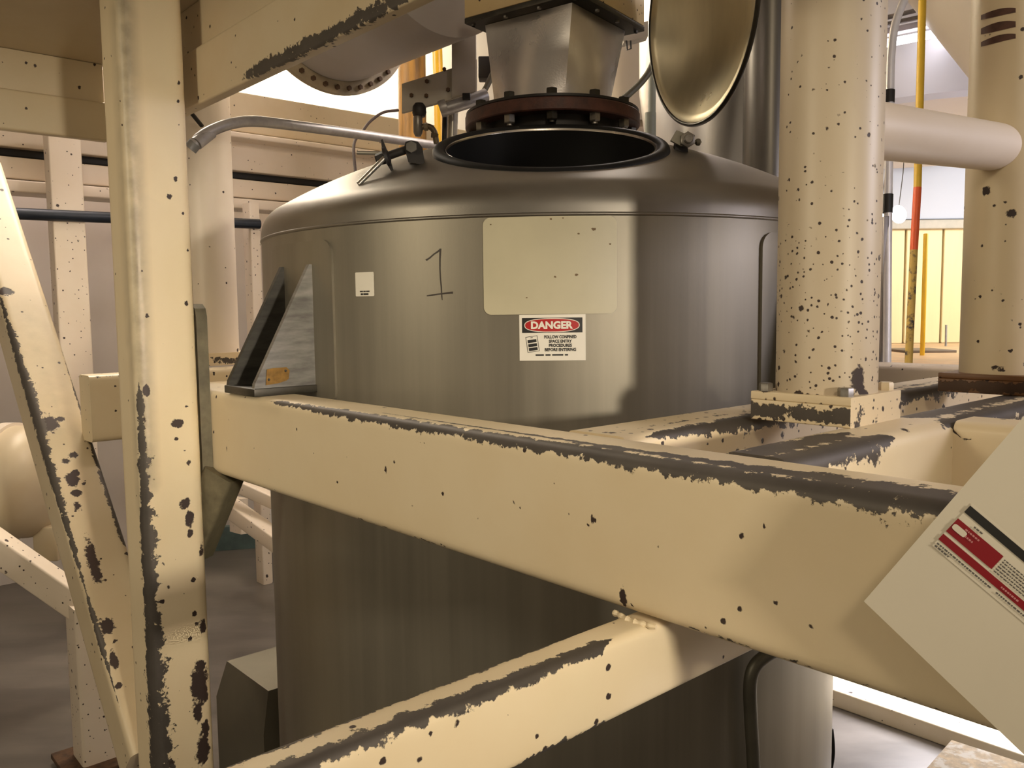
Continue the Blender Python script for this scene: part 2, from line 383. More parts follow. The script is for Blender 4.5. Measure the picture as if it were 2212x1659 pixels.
# ================================================================== setting
def quad(name, pts, mat, label=None, kind='structure', th=.06, n=None, parent=None):
    mb = MB(); mb.prism(pts, th, n); return mb.build(name, mat, parent, None, kind=kind, label=label)
WALLM = painted('wall_paint', (.62, .56, .50), .25, dirt=.15, rough=.55)
ZF = -1.6
mb = MB(); mb.prism([(-9, -3, ZF), (9, -3, ZF), (9, 12, ZF), (-9, 12, ZF)], .1, (0, 0, -1)); mb.build('floor', CONC, None, None, kind='structure')
SW = -3.9
p = [W(SW, -3.5, ZF), W(SW, 7.6, ZF), W(SW, 7.6, 3.2), W(SW, -3.5, 3.2)]
wl = link('wall_left', *(lambda m: (m.v, m.f))(MB().prism(p, .12, -D1)), WALLM, kind='structure')
quad('wall_back', [(-2.4, 9.6, ZF), (9, 9.6, ZF), (9, 9.6, 3.2), (-2.4, 9.6, 3.2)], plain('far_wall_cream', (.80, .70, .48), .6, 0, .08, 1.2, vec=(3, 3, .3)), n=(0, 1, 0))
quad('ceiling', [(-9, 1.5, 3.2), (9, 1.5, 3.2), (9, 12, 3.2), (-9, 12, 3.2)], plain('ceiling_paint', (.62, .58, .52), .7), n=(0, 0, 1))
# mezzanine floor on the right
quad('trim_1', [(1.9, 4.7, -.42), (9, 4.7, -.42), (9, 9.55, -.42), (1.9, 9.55, -.42)], plain('upper_floor', (.66, .44, .26), .45, 0, .3, 3, vec=(1, 3, 1)), n=(0, 0, -1), th=.14)
# wall panels of the far room
wall_b = bpy.data.objects['wall_back']
px0 = 1.9
for k in range(13):
    x0 = px0+k*.42+.01
    mb = MB(); mb.box((x0+.2, 9.57, .22), [(1, 0, 0), (0, 1, 0), (0, 0, 1)], (.2, .02, .64), .01)
    o = mb.build('wall_panel', plain('panel_cream', (.84, .70, .42), .5, 0, .08, 1.5, vec=(3, 3, .4)), wall_b, None)
mb = MB(); mb.box((4.6, 9.53, .90), [(1, 0, 0), (0, 1, 0), (0, 0, 1)], (2.8, .06, .05), .01); mb.build('trim_2', plain('trim_grey', (.45, .42, .38), .5), None, None, kind='structure')

mb = MB(); mb.box((4.6, 9.55, 2.0), [(1, 0, 0), (0, 1, 0), (0, 0, 1)], (2.8, .03, 1.04), .01); mb.build('trim_3', plain('upper_wall_glow_tint', (.50, .53, .66), .5, 0, .04, 1), None, None, kind='structure')  # bluish glow of the lit upper wall is put into this colour
# ---- structure along the left wall (runs in the D2 direction)
def bandz(y, s): return onS(540, y, s)[2]
def band(name, s, y0, y1, depth, mat, t0=-1.6, t1=3.4, parent=None, wear=(), **tags):
    z0, z1 = bandz(y1, s), bandz(y0, s); c0 = W(s-depth/2, t0, (z0+z1)/2); c1 = W(s-depth/2, t1, (z0+z1)/2)
    return rect_tube(name, c0, c1, D1, depth/2, ZZ, (z1-z0)/2, min(.008, (z1-z0)/4), .08, .06, mat, parent, wear=wear, spot=.12, **tags)
gir = thing('wall_girder', W(-3.1, .5, bandz(455, -3.1)), 'long cream painted girder with dark slots running along the left wall', 'girder')
band('upper_flange', -3.0, 202, 287, .30, CREAMD, parent=gir, label='deep top member of the girder')
band('ledge', -2.95, 288, 300, .36, CREAM2, parent=gir)
band('web_panel', -3.08, 301, 371, .12, CREAM2, parent=gir)
band('slot_shade_strip', -3.14, 371, 389, .10, plain('slot_shade_black', (.010, .009, .008), .7), parent=gir, label='black strip holding the darkness of an open slot')  # solid strip, its black colour stands for the darkness inside the slot
band('lower_panel', -3.06, 389, 428, .14, CREAM2, parent=gir)
band('bottom_rail', -3.0, 430, 452, .18, CREAM2, parent=gir)
# posts of the girder
def wpost(x, w_px, s, y0, y1, lab, name='wall_post'):
    a = onS(x, (y0+y1)/2, s); t = (a-W(0, 0, 0))@D2; d = a@F_; hw = w_px*d/FL/2/.62
    z0 = ZF; z1 = onS(x, y0, s)[2]
    return rect_tube(name, W(s, t, z0), W(s, t, z1), D2, hw, D1, .05, .008, .05, .04, CREAM2, None, spot=.3, label=lab, category='post', group='slim posts on the wall girder')
wpost(147, 40, -2.86, 285, 790, 'slim cream post in front of the wall girder, left of the big flaking post')
wpost(548, 14, -2.86, 440, 800, 'narrow cream post showing between the round column and the steel tank')
mb = MB(); a = onS(-120, 455, -2.8); b = onS(560, 484, -2.8); mb.tube([a, b], .028, 16)
mb.build('wall_pipe', plain('dark_blue_pipe', (.012, .018, .030), .4, .2, .3), None, label='dark blue-black pipe running level along the left wall below the girder', category='pipe')
# small wire and bracket
def wire(name, pts, d, r, mat, lab, cat='cable', seg=10, grp=None):
    mb = MB(); ds = d if isinstance(d, (list, tuple)) else [d]*len(pts)
    mb.tube(smooth_path([at(x, y, q) for (x, y), q in zip(pts, ds)]), r, seg); return mb.build(name, mat, None, label=lab, category=cat, group=grp)
wire('thin_cable', [(860, 238), (828, 243), (800, 262), (782, 285), (768, 302), (764, 325), (768, 372)], [3.6, 3.55, 3.5, 3.45, 3.4, 3.35, 3.3], .006, plain('brown_cable', (.03, .014, .008), .8), 'thin brown cable looping down behind the grey conduit left of the tank clamp')

# ---- vessel and trestle in the left background
VD = 3.4
ves = thing('storage_vessel', at(0, 1150, VD), 'cream horizontal vessel with rounded end behind the diagonal brace at far left', 'vessel')
ca = at(-260, 1040, VD); cb = at(62, 1040, VD); vx = (cb-ca)/np.linalg.norm(cb-ca); VR = .225
L_ = np.linalg.norm(cb-ca)
mb = MB(); mb.lathe([(0, 0), (VR, .0), (VR, L_)]+[(VR*math.cos(g), L_+.13*math.sin(g)) for g in np.linspace(.1, 1.57, 12)], ca, vx, 64); mb.build('shell', CREAMD, ves)
for q in (.30, .52):
    mb = MB(); mb.lathe([(VR, 0), (VR+.012, .002), (VR+.012, .045), (VR, .047)], ca+vx*q*L_/.62, vx, 64); mb.build('band', CREAM2, ves)
mb = MB(); mb.box(at(120, 1165, VD+.05), [X0, (0, 1, 0), (0, 0, 1)], (.05, .08, .07), .01); mb.build('drain_boss', CREAMD, ves)
def bar(name, a, b, w_, h_, lab, cat, mat=CREAM2, spot=.25, up=ZZ, wear=(), parent=None, r=.008, grp=None, du=.03):
    a = np.asarray(a, float); b = np.asarray(b, float); ax = (b-a)/np.linalg.norm(b-a); A = np.cross(ax, up); A /= np.linalg.norm(A); B = np.cross(A, ax)
    t = dict(label=lab, category=cat, group=grp) if not parent else {}
    return rect_tube(name, a, b, A, w_/2, B, h_/2, r, du, .03, mat, parent, spot=spot, wear=wear, **t)
def vpost(name, x, y0, y1, d, w_, lab, mat=CREAM2, spot=.25, base=True, n=D1, wear=()):
    """upright whose foot centre is seen at (x, y1) at distance d"""
    p = at(x, y1, d); top = p+ZZ*((y1-y0)*d/FL); th = thing(name, p, lab, 'post')
    rect_tube('shaft', p, top, D2, w_/2, D1, w_/2, .01, .03, .03, mat, th, spot=spot, wear=wear)
    if base:
        mb = MB(); mb.box(p+ZZ*.008, [D1, D2, ZZ], (w_*.95, w_*.95, .010), .003); mb.build('base_plate', RUST, th)
    return th
pf = onz(210, 1640, ZF+.02); dleg = pf@F_
tp = vpost('support_post', 212, 1290, 1640, dleg, .13, 'cream support post with flaking base plate on the floor at bottom left', spot=.5)
g0 = at(240, 1600, dleg-.02)
mb = MB(); mb.prism([at(236, 1625, dleg), at(262, 1625, dleg), at(262, 1510, dleg), at(236, 1590, dleg)], .02, D1); mb.build('gusset', CREAMD, tp)
bar('lower_brace', at(-30, 1165, dleg-.05), at(190, 1318, dleg-.05), .07, .10, 'cream diagonal brace below the horizontal vessel at far left', 'brace', spot=.5)
bar('floor_channel', at(170, 1650, dleg+.1), at(300, 1625, dleg+.5), .10, .07, 'cream floor channel beside the base plate at bottom left', 'channel', spot=.5)
# bits seen between the post and the tank, under the front beam
bar('trestle_rail', at(430, 1010, 4.6), at(640, 1105, 4.4), .06, .07, 'cream sloping rail high under the front beam beside the tank', 'rail', spot=.3)
bar('trestle_brace', at(470, 1075, 4.7), at(640, 1200, 4.3), .09, .085, 'cream diagonal brace near the floor beside the tank', 'brace', spot=.2)
bar('trestle_post', at(515, 1075, 4.9), at(517, 1150, 4.9), .05, .16, 'pale stub leg meeting the diagonal brace near the floor', 'leg', up=D1)
bar('white_upright', at(580, 1070, 5.2), at(583, 1180, 5.2), .05, .07, 'bright white upright beside the tank edge near the floor', 'post', up=D1, mat=plain('white_paint', (.80, .76, .74), .5))
mb = MB(); a = onz(430, 1193, ZF+.001); b = onz(640, 1178, ZF+.001); mb.prism([a, b, b+ZZ*.16, a+ZZ*.16], .06, (0, 1, 0))
mb.build('baseboard_left', plain('teal_paint', (.10, .15, .14), .5, 0, .3), None, None, kind='structure')

# ================================================================== near steel frame
ZT, ZB = -.165, -.350; ZM = (ZT+ZB)/2; HH = (ZT-ZB)/2
fT = lambda x, y: onT(x, y, 0)
fb_ch = px_chips([(945, 990, 3, 1), (902, 955, 4, 1.3), (832, 1015, 5, 1.8), (915, 957, 5, 1), (997, 1015, 3, 2), (1110, 1083, 3, 2.4), (1121, 1098, 4, 2), (1128, 1110, 2.5, 2),
    (1282, 1120, 8, 1.5), (1270, 1132, 4, 1), (1196, 1043, 3, 1), (1345, 1293, 10, 2.2), (1364, 1313, 6, 1), (1403, 1316, 6, 1), (1301, 1304, 6, 1), (1520, 1060, 3, 1), (1656, 1112, 4, 1), (1652, 1136, 5, 1.8),
    (1652, 1240, 3, 1), (1250, 1222, 3, 1), (1022, 1203, 3, 2.5), (1116, 1228, 3, 1), (490, 970, 2, 3), (488, 950, 2, 3), (512, 975, 2, 1), (748, 985, 2, 2), (680, 968, 2, 1), (800, 1010, 2, 1), (560, 975, 2, 1.),
    (1760, 1450, 4, 1.6), (1767, 1465, 6, 1), (1955, 1533, 5, 1.), (1030, 1110, 2, 1), (870, 1080, 2, 1), (1590, 1075, 3, 1)], fT)
rect_tube('front_beam', W(-.16, .05, ZM), W(2.1, .05, ZM), D2, .05, ZZ, HH, .016, .007, .007, CREAM,
    wear=[(W(.28, .004, ZT-.004), W(2.1, .004, ZT-.004), [(0, 0), (.03, .006), (.15, .010), (.4, .011), (.6, .013), (.8, .014), (1, .016)]),
          (W(.6, .03, ZT), W(2.1, .03, ZT), [(0, 0), (.25, .004), (.45, .012), (.6, .030), (1, .040)]),
          (W(.55, .0, ZB), W(1.1, .0, ZB), [(0, 0), (.1, .007), (.3, .005), (.5, .008), (.6, .003), (1, 0)]),
          (W(1.2, .0, ZB), W(2.1, .0, ZB), [(0, 0), (.1, .006), (1, .007)])],
    chips=fb_ch, spot=.07, dirt=[(W(.10, 0, ZT), W(.32, 0, ZT), .035, .35)],
    label='large cream rectangular beam running across the whole foreground with worn top edge', category='beam')
mb = MB()
for q in np.linspace(0, 1, 26):
    pass
# weld where the lower beam meets
rect_tube('cradle_beam', W(1.054, .1, ZM), W(1.054, 1.66, ZM), D1, .056, ZZ, HH, .014, .012, .010, CREAM,
    wear=[(W(1.106, .12, ZT-.002), W(1.106, 1.5, ZT-.002), [(0, 0), (.05, .010), (.2, .020), (.35, .024), (1, .02)]), (W(1.06, .1, ZT), W(1.06, 1.5, ZT), [(0, .004), (1, .006)])], spot=.5,
    label='cream frame beam right of the tank running back under the speckled round column', category='beam')
rect_tube('outer_frame_beam', W(1.296, .1, ZM), W(1.296, 1.66, ZM), D1, .046, ZZ, HH, .018, .010, .010, CREAM,
    wear=[(W(1.334, .1, ZT-.004), W(1.334, .36, ZT-.004), [(0, .026), (.8, .022), (1, .004)]), (W(1.29, .1, ZT), W(1.29, .34, ZT), [(0, .034), (.7, .026), (1, .004)]),
          (W(1.334, .52, ZT-.004), W(1.334, .9, ZT-.004), [(0, .01), (.3, .022), (1, .018)]), (W(1.28, .56, ZT), W(1.28, 1.2, ZT), [(0, .03), (1, .02)])],
    chips=px_chips([(1842, 955, 6, 1), (1818, 925, 8, 1), (1990, 910, 4, 2.4), (2010, 905, 3, 2)], lambda x, y: onS(x, y, 1.342)), spot=.15,
    label='cream frame beam with bare worn top right of the tank, under the corner of the column base', category='beam')
rect_tube('cross_beam', W(1.342, .585, ZM), W(2.2, .585, ZM), D2, .045, ZZ, HH, .014, .012, .010, CREAM,
    wear=[(W(1.40, .543, ZT-.003), W(2.2, .543, ZT-.003), [(0, 0), (.1, .006), (.3, .013), (1, .014)])],
    chips=px_chips([(1963, 918, 4, 1), (2020, 942, 3, 1.4), (2035, 950, 3.5, 1.5), (2100, 945, 4, 1.2), (2130, 945, 5, 1), (2105, 966, 3, 1), (2060, 930, 3, 1.5), (1938, 945, 2, 2), (2080, 950, 3, 1.3)], lambda x, y: onT(x, y, .54)), spot=.3,
    label='short cream cross beam with chipped top edge behind the hanging tag', category='beam')
rect_tube('far_cross_beam', W(1.342, 1.04, ZM), W(2.4, 1.04, ZM), D2, .07, ZZ, HH, .014, .03, .02, CREAM,
    chips=px_chips([(2185, 878, 14, 1), (2195, 868, 10, 1)], lambda x, y: onT(x, y, .97)), spot=.3, label='cream cross beam beneath the far right column base', category='beam')
rect_tube('back_beam', W(-.77, 1.72, ZM), W(2.6, 1.72, ZM), D2, .06, ZZ, HH, .014, .05, .02, CREAM2, spot=.3, label='cream back beam of the tank frame seen between the two right columns', category='beam')
rect_tube('left_beam', W(-.722, -.058, ZM), W(-.722, 1.66, ZM), D1, .05, ZZ, HH, .014, .02, .015, CREAM, wear=[(W(-.672, -1.1, ZT), W(-.672, .1, ZT), [(0, .01), (1, .005)])], spot=.25,
    label='cream beam passing behind the diagonal brace on the left of the frame', category='beam')
rect_tube('left_tie_beam', W(-.672, .30, ZM), W(-.05, .30, ZM), D2, .04, ZZ, HH*.6, .01, .03, .02, CREAM, spot=.2, label='short cream tie beam behind the left lug of the tank', category='beam')
# lower beam
lb, lw = 1.207, .0235
rect_tube('lower_beam', W(lb, -1.1, -.4005), W(lb, .75, -.4005), D1, lw, ZZ, .0455, .010, .007, .007, CREAM,
    wear=[(W(lb+lw-.006, -1.1, -.356), W(lb+lw-.006, -.055, -.356), [(0, .015), (.5, .0135), (.8, .0105), (.97, .009), (1, 0)]), (W(lb-lw+.002, -1.1, -.356), W(lb-lw+.002, -.07, -.356), [(0, .007), (.6, .0085), (.9, .007), (1, .003)]),
          (W(lb+lw, -1.1, -.446), W(lb+lw, -.08, -.446), [(0, .006), (.6, .009), (.75, .005), (1, .007)])],
    chips=px_chips([(1352, 1372, 9, 1), (1368, 1362, 6, 1), (1005, 1633, 6, 1), (1098, 1546, 3, 1), (1112, 1572, 4, 1), (1302, 1438, 3, 1), (1163, 1478, 2, 1), (930, 1588, 8, 1.2), (940, 1575, 6, 1), (1178, 1625, 9, 1.4), (1492, 1448, 3, 1)], lambda x, y: onS(x, y, lb+lw)), spot=.14,
    label='cream lower beam with heavily worn top running under the front beam at bottom centre', category='beam')
mb = MB()
wp = smooth_path([W(1.176, -.002, -.354), W(1.207, -.006, -.355), W(1.238, -.002, -.354)], 8)
mb.tube(wp, [.0035+.001*math.sin(i*2.3) for i in range(len(wp))], 8); mb.build('weld_bead', CREAM, bpy.data.objects['lower_beam'])
# knee brace under the left end of the front beam
bar('knee_brace', at(486, 1020, 1.86), at(418, 1188, 1.90), .06, .075, 'shaded olive knee brace under the left end of the front beam', 'brace', plain('olive_dirt_shade_paint', (.13, .11, .065), .5, 0, .4, 20), .1)  # dark olive colour also carries the shade under the beam

# ---- flaking post at left
pch = [(378, 386, 6, 1.2), (367, 425, 7, 1), (387, 30, 3, 1), (386, 268, 3, 1), (403, 656, 5, 1.4), (407, 540, 4, 1), (318, 682, 4, 1), (417, 752, 3, 2), (404, 877, 4, 1), (383, 914, 11, .9), (408, 1000, 5, 1.4), (398, 1088, 12, 1), (411, 1120, 9, 1.8), (411, 1152, 6, 1.6), (440, 1185, 7, 2.4),
       (418, 1252, 6, 1), (420, 1324, 6, 1.3), (425, 1348, 5, 1), (410, 1380, 6, 1), (440, 1355, 8, 2.2), (433, 1440, 10, 1.3), (432, 1480, 19, 2.4), (428, 1540, 8, 3), (437, 1620, 14, 2.6), (444, 1570, 8, 2.4), (366, 1650, 12, 1), (248, 5, 5, 3), (247, 36, 5, 2),
       (310, 905, 8, 1.3), (305, 975, 8, 1.4), (300, 1002, 12, 1), (302, 1040, 9, 2), (365, 1268, 5, 1), (350, 1300, 6, 1), (316, 845, 7, 2)]
PS, PT0, PT1 = .02, -.156, -.026
PC = (PT0+PT1)/2
cor = lambda z: W(PS-.004, PT0+.004, z)
z_of = lambda y: onS(320, y, PS)[2]
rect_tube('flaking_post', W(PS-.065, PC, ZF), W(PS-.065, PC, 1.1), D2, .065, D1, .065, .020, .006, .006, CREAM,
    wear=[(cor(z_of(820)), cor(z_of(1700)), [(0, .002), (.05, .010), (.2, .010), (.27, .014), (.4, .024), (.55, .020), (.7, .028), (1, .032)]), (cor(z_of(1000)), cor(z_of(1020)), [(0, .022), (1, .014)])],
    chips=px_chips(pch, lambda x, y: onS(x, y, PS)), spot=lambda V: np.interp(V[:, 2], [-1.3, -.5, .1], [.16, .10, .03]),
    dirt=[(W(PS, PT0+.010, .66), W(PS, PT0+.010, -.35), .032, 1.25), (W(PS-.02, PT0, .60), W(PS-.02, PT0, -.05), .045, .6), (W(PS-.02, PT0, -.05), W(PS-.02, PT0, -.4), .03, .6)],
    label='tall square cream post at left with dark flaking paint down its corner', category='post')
mb = MB()
pp = [W(.010, -.024, -.352), W(.010, -.024, -.005), W(.004, -.024, .012), W(-.012, -.024, .022), W(-.10, -.024, .022), W(-.10, -.024, -.352)]
mb.prism(pp, .024, D2); mb.build('end_plate', plain('olive_dirt_shade_paint', (.13, .11, .065), .5, 0, .4, 20), None, 30, label='dirty olive end plate between the flaking post and the front beam', category='plate')
# diagonal brace
ba = W(-1.55+.06, -.10, .33+.05); 
b0 = W(-.187, 0, -.992); b1 = W(-1.226, 0, .018); bd = (b1-b0)/np.linalg.norm(b1-b0); bn = np.cross(D2, bd); bn = bn if bn[2] > 0 else -bn
BT = PC-.01; HB = .066
bc0 = b0+D2*BT-bn*.0-bd*.05; bc1 = b1+D2*BT+bd*.70
cen = lambda p, a, b: p+bn*a+D2*b
# centre line sits half a width below the lit upper face's near edge
off = -HB
q0 = bc0+bn*off*0; q1 = bc1
le = lambda k: b0+D2*(BT-HB)+bd*k+bn*0
rect_tube('diagonal_brace', bc0+bn*(-.0), bc1+bn*(-.0), D2, HB, bn, HB, .018, .008, .008, CREAMD,
    wear=[(b0+D2*(BT-HB+.004)+bn*(HB-.004)+bd*0, b0+D2*(BT-HB+.004)+bn*(HB-.004)+bd*1.5, [(0, .0), (.1, .004), (.16, .010), (.25, .004), (.45, .012), (.62, .020), (.8, .014), (.92, .008), (1, .0)]),
          (b0+D2*(BT+HB-.004)+bn*(HB-.004)+bd*.5, b0+D2*(BT+HB-.004)+bn*(HB-.004)+bd*1.3, [(0, .012), (.3, .012), (.6, .006), (1, .0)])],
    chips=px_chips([(200, 1210, 12, 4.6), (232, 1352, 15, 1.4), (245, 1425, 8, 3), (250, 1384, 5, 1), (160, 982, 9, 1), (142, 997, 8, 1), (165, 1020, 6, 2), (155, 1035, 13, 1.5), (182, 1045, 4, 1), (165, 1065, 10, 1), (168, 1095, 8, 1.5), (107, 915, 16, 1.4), (130, 905, 9, .8), (14, 630, 14, 1), (135, 905, 6, 1)],
        lambda x, y: onpl(x, y, b0+D2*BT+bn*HB, bn), bd), spot=.12, dirt=[(b0+D2*BT+bd*.9+bn*HB, b0+D2*BT+bd*1.35+bn*HB, .12, .45)],
    label='cream diagonal brace with flaking edges leaning away behind the left post', category='brace')

# ---- overhead frame and deck
OZ = .443; OT = .56
rect_tube('overhead_beam', W(-.60, .014, (OZ+OT)/2), W(1.5, .014, (OZ+OT)/2), D2, .014, ZZ, (OT-OZ)/2, .005, .012, .010, CREAMD,
    wear=[(W(.02, -.001, OZ+.010), W(1.5, -.001, OZ+.010), [(0, 0), (.10, .0), (.14, .004), (.17, .012), (.3, .013), (.46, .014), (.55, .003), (.75, .008), (1, .010)])],
    dirt=[], chips=px_chips([(428, 212, 7, .8), (502, 176, 6, 1), (535, 160, 9, 1), (585, 130, 14, 1), (560, 153, 5, 1), (482, 154, 3, 1), (760, 45, 12, 1), (650, 100, 12, 1), (812, 12, 5, 2)], fT), spot=.15,
    label='cream overhead beam at upper left with a long dark flaked lower edge', category='beam')
rect_tube('overhead_side_beam', W(-.616, -1.2, .51), W(-.616, 0.0, .51), D1, .016, ZZ, .05, .006, .03, .02, CREAMD, chips=px_chips([(212, 300, 5, .6)], lambda x, y: onS(x, y, -.6)), spot=.03,
    label='cream overhead beam closing the deck at top left corner', category='beam')
for ob_, P_a, P_b, nn_ in (('overhead_beam', W(-.60, .020, .611), W(1.5, .020, .611), D2), ('overhead_side_beam', W(-.622, -1.2, .611), W(-.622, 0, .611), D1)):
    rect_tube('web_plate', P_a, P_b, nn_, .006, ZZ, .050, .002, .05, .03, CREAMD, bpy.data.objects[ob_], spot=.1)
quad('overhead_deck', [W(-.64, -1.3, .662), W(.42, -1.3, .662), W(.42, .03, .662), W(-.64, .03, .662)], CREAMD, n=(0, 0, 1), th=.012, kind=None)
setp(bpy.data.objects['overhead_deck'], 'plain cream deck plate overhead at top left behind the post', 'deck')
quad('overhead_shade_plate', [W(.43, -.36, .662), W(1.6, -.36, .662), W(1.6, .10, .662), W(.43, .10, .662)], CREAMD, n=(0, 0, 1), th=.012, kind=None)  # added out-of-view plate that shades the upper tank front
setp(bpy.data.objects['overhead_shade_plate'], 'added unseen walkway plate lying on the overhead beam above the tank front', 'shade')

# ================================================================== columns
def column(name, s, t, dia, z1, lab, blk, spot, dirt=(), chips=(), wear=(), plate=(.012, .030), rust=None, bolts=True, mat=CREAM, du=.008, z0=ZT):
    b = W(s, t, z0); th = thing(name, b, lab, 'column', 'round columns on the frame'); h = z0+sum(plate)
    shim = MB(); shim.box(W(s, t, z0+plate[1]/2), [D1, D2, ZZ], (blk, blk, plate[1]/2), .002)
    V = np.array(shim.v)
    # dense plate so the flaking can be mapped
    rect_tube('packing_plate', W(s-blk, t, z0+plate[1]/2), W(s+blk, t, z0+plate[1]/2), D2, blk, ZZ, plate[1]/2, .002, .01, .01, rust or CREAM, th, spot=1.6,
              wear=[(W(s-blk, t-blk, z0+plate[1]*.5), W(s+blk, t-blk, z0+plate[1]*.5), [(0, .012), (1, .011)]), (W(s+blk, t-blk, z0+plate[1]*.5), W(s+blk, t+blk, z0+plate[1]*.5), [(0, .013), (.5, .011), (1, .008)])])
    rect_tube('base_plate', W(s-blk, t, h-plate[0]/2), W(s+blk, t, h-plate[0]/2), D2, blk, ZZ, plate[0]/2, .002, .012, .012, rust or CREAM, th, spot=.8)
    if bolts:
        for a, c in ((-1, -1), (1, -1), (1, 1), (-1, 1)):
            mb = MB(); mb.hexa(W(s+a*blk*.80, t+c*blk*.80, h), ZZ, .0105, .012); mb.build('bolt', CREAM if c > 0 else BOLT, th)
    round_col('shaft', W(s, t, h-.001), W(s, t, z1), dia/2, mat, th, du, 72, spot=spot, chips=chips, wear=wear)
    return th
def sA(V):
    z = V[:, 2]; return np.interp(z, [-.13, -.05, .03, .08, .14, .3, .45, .6], [.5, .8, 1.0, .75, .25, .22, .10, .01])
AS, AT = 1.197, .445
cA = W(AS, AT, 0); rA = .0712
fA = lambda x, y: hitc(x, y, rA, cA)
column('speckled_column', AS, AT, rA*2, 1.3, 'thick round cream column with dense dark speckles right of the tank', .077, sA, mat=CREAMC,
    chips=px_chips([(1855, 815, 16, 1.5), (1860, 840, 8, 2), (1725, 850, 12, .7), (1745, 852, 9, .6), (1765, 855, 8, .5), (1835, 855, 14, .6), (1870, 850, 10, .6), (1749, 810, 4, 1), (1863, 659, 4, 1), (1866, 680, 3, 1), (1740, 630, 4, 1), (1710, 715, 3.5, 4), (1735, 752, 3.5, 1.5), (1770, 700, 3, 1), (1788, 660, 3, 1.8), (1756, 757, 4, 1), (1775, 739, 4, .8), (1815, 717, 3, .7), (1755, 640, 3, 1.6), (1757, 700, 3, 1), (1745, 153, 3, .8), (1872, 165, 3, .8), (1723, 135, 2.5, 1), (1750, 252, 3, 1), (1746, 262, 2, 1), (1732, 265, 2, 1), (1712, 155, 2, 2)], fA))
BS, BTT = 1.235, 1.055
column('far_right_column', BS, BTT, .150, 1.5, 'round cream column at the right edge of the photo with three dark bands near its top', .085,
    lambda V: np.interp(V[:, 2], [-.12, .1, .3], [.5, .35, .05]), rust=painted('rusty_plate', (.16, .075, .03), 1.2, chipc=(.03, .015, .01), bare=(.05, .03, .02)),
    chips=px_chips([(2150, 795, 12, .5), (2165, 797, 12, .5), (2120, 793, 6, .6)], lambda x, y: hitc(x, y, .075, W(BS, BTT, 0))), plate=(.010, .026), bolts=False)
cB = W(BS, BTT, 0); colB = bpy.data.objects['far_right_column']
for k, (ya, yb) in enumerate(((38, 22), (66, 50), (96, 78))):
    mb = MB(); n = 14; v = []; f = []
    for i in range(n):
        u = i/(n-1); x = 2119+u*75; yc = ya+(yb-ya)*math.sin(u*1.5)+(2 if k == 1 else 0); hw = (5+4.5*math.sin(u*2.6+.3))*(1 if k == 1 else .8)
        for sg in (1, -1): v.append(hitc(x, yc+sg*hw, .0757, cB))
    for i in range(n-1): f.append([2*i, 2*i+2, 2*i+3, 2*i+1])
    mb.add(v, f); mb.build('dark_band', plain('brown_smear', (.10, .045, .03), .6, 0, .4, 50), colB, label='brown painted smear')
CS, CT = -.93, .40
cc = W(CS, CT, 0); cc = cc
column('left_background_column', CS, CT, .158, 1.6, 'smooth round cream column behind the grey conduit, left of the tank', .095, .10,
    chips=px_chips([(470, 768, 8, .5), (490, 766, 7, .5), (514, 757, 6, .6)], lambda x, y: hitc(x, y, .079, cc)), bolts=False, mat=PINKC, plate=(.012, .028))
# strut pipe from speckled column to far column
a = W(AS, AT, .262); b = W(BS, BTT, .292); u = (b-a)/np.linalg.norm(b-a)
round_col('strut_pipe', a+u*(rA-.012), b-u*(.075-.014), .0425, CREAM2, None, .02, 48, spot=.04, label='cream round strut pipe joining the two right columns', category='pipe')

# ================================================================== tank
ZTOP, RC, RK = .44, 1.4, .065
zk = (ZTOP-RC)+math.sqrt((RC-RK)**2-(RT-RK)**2); thk = math.atan2(RT-RK, zk-(ZTOP-RC))
prof = [(RC*math.sin(a), ZTOP-RC+RC*math.cos(a)) for a in np.linspace(.002, thk, 90)]+[(RT-RK+RK*math.sin(a), zk+RK*math.cos(a)) for a in np.linspace(thk, math.pi/2, 16)[1:]]
def domez(r):
    if r < RC*math.sin(thk): return ZTOP-RC+math.sqrt(RC*RC-r*r)
    q = (r-(RT-RK))/RK; return zk+RK*math.sqrt(max(0, 1-q*q))
def hitdome(x, y):
    d = ray(x, y); lo = None
    for i in range(4000):
        p = d*(1.4+i*.0005); r = math.hypot(p[0]-C0[0], p[1]-C0[1])
        if r < RT and p[2] < domez(r): return p
    return d*2
tank = thing('steel_tank', C0+ZZ*-1.55, 'large brushed stainless steel tank in the centre, hung in the cream frame', 'tank')
SEAM = .175
psi = -.028; uM = np.array([math.sin(psi), -math.cos(psi), 0]); tl = math.radians(21.3)
nM = uM*math.sin(tl)+ZZ*math.cos(tl); vM = np.cross(ZZ, uM); mC = C0+uM*.45+ZZ*.346
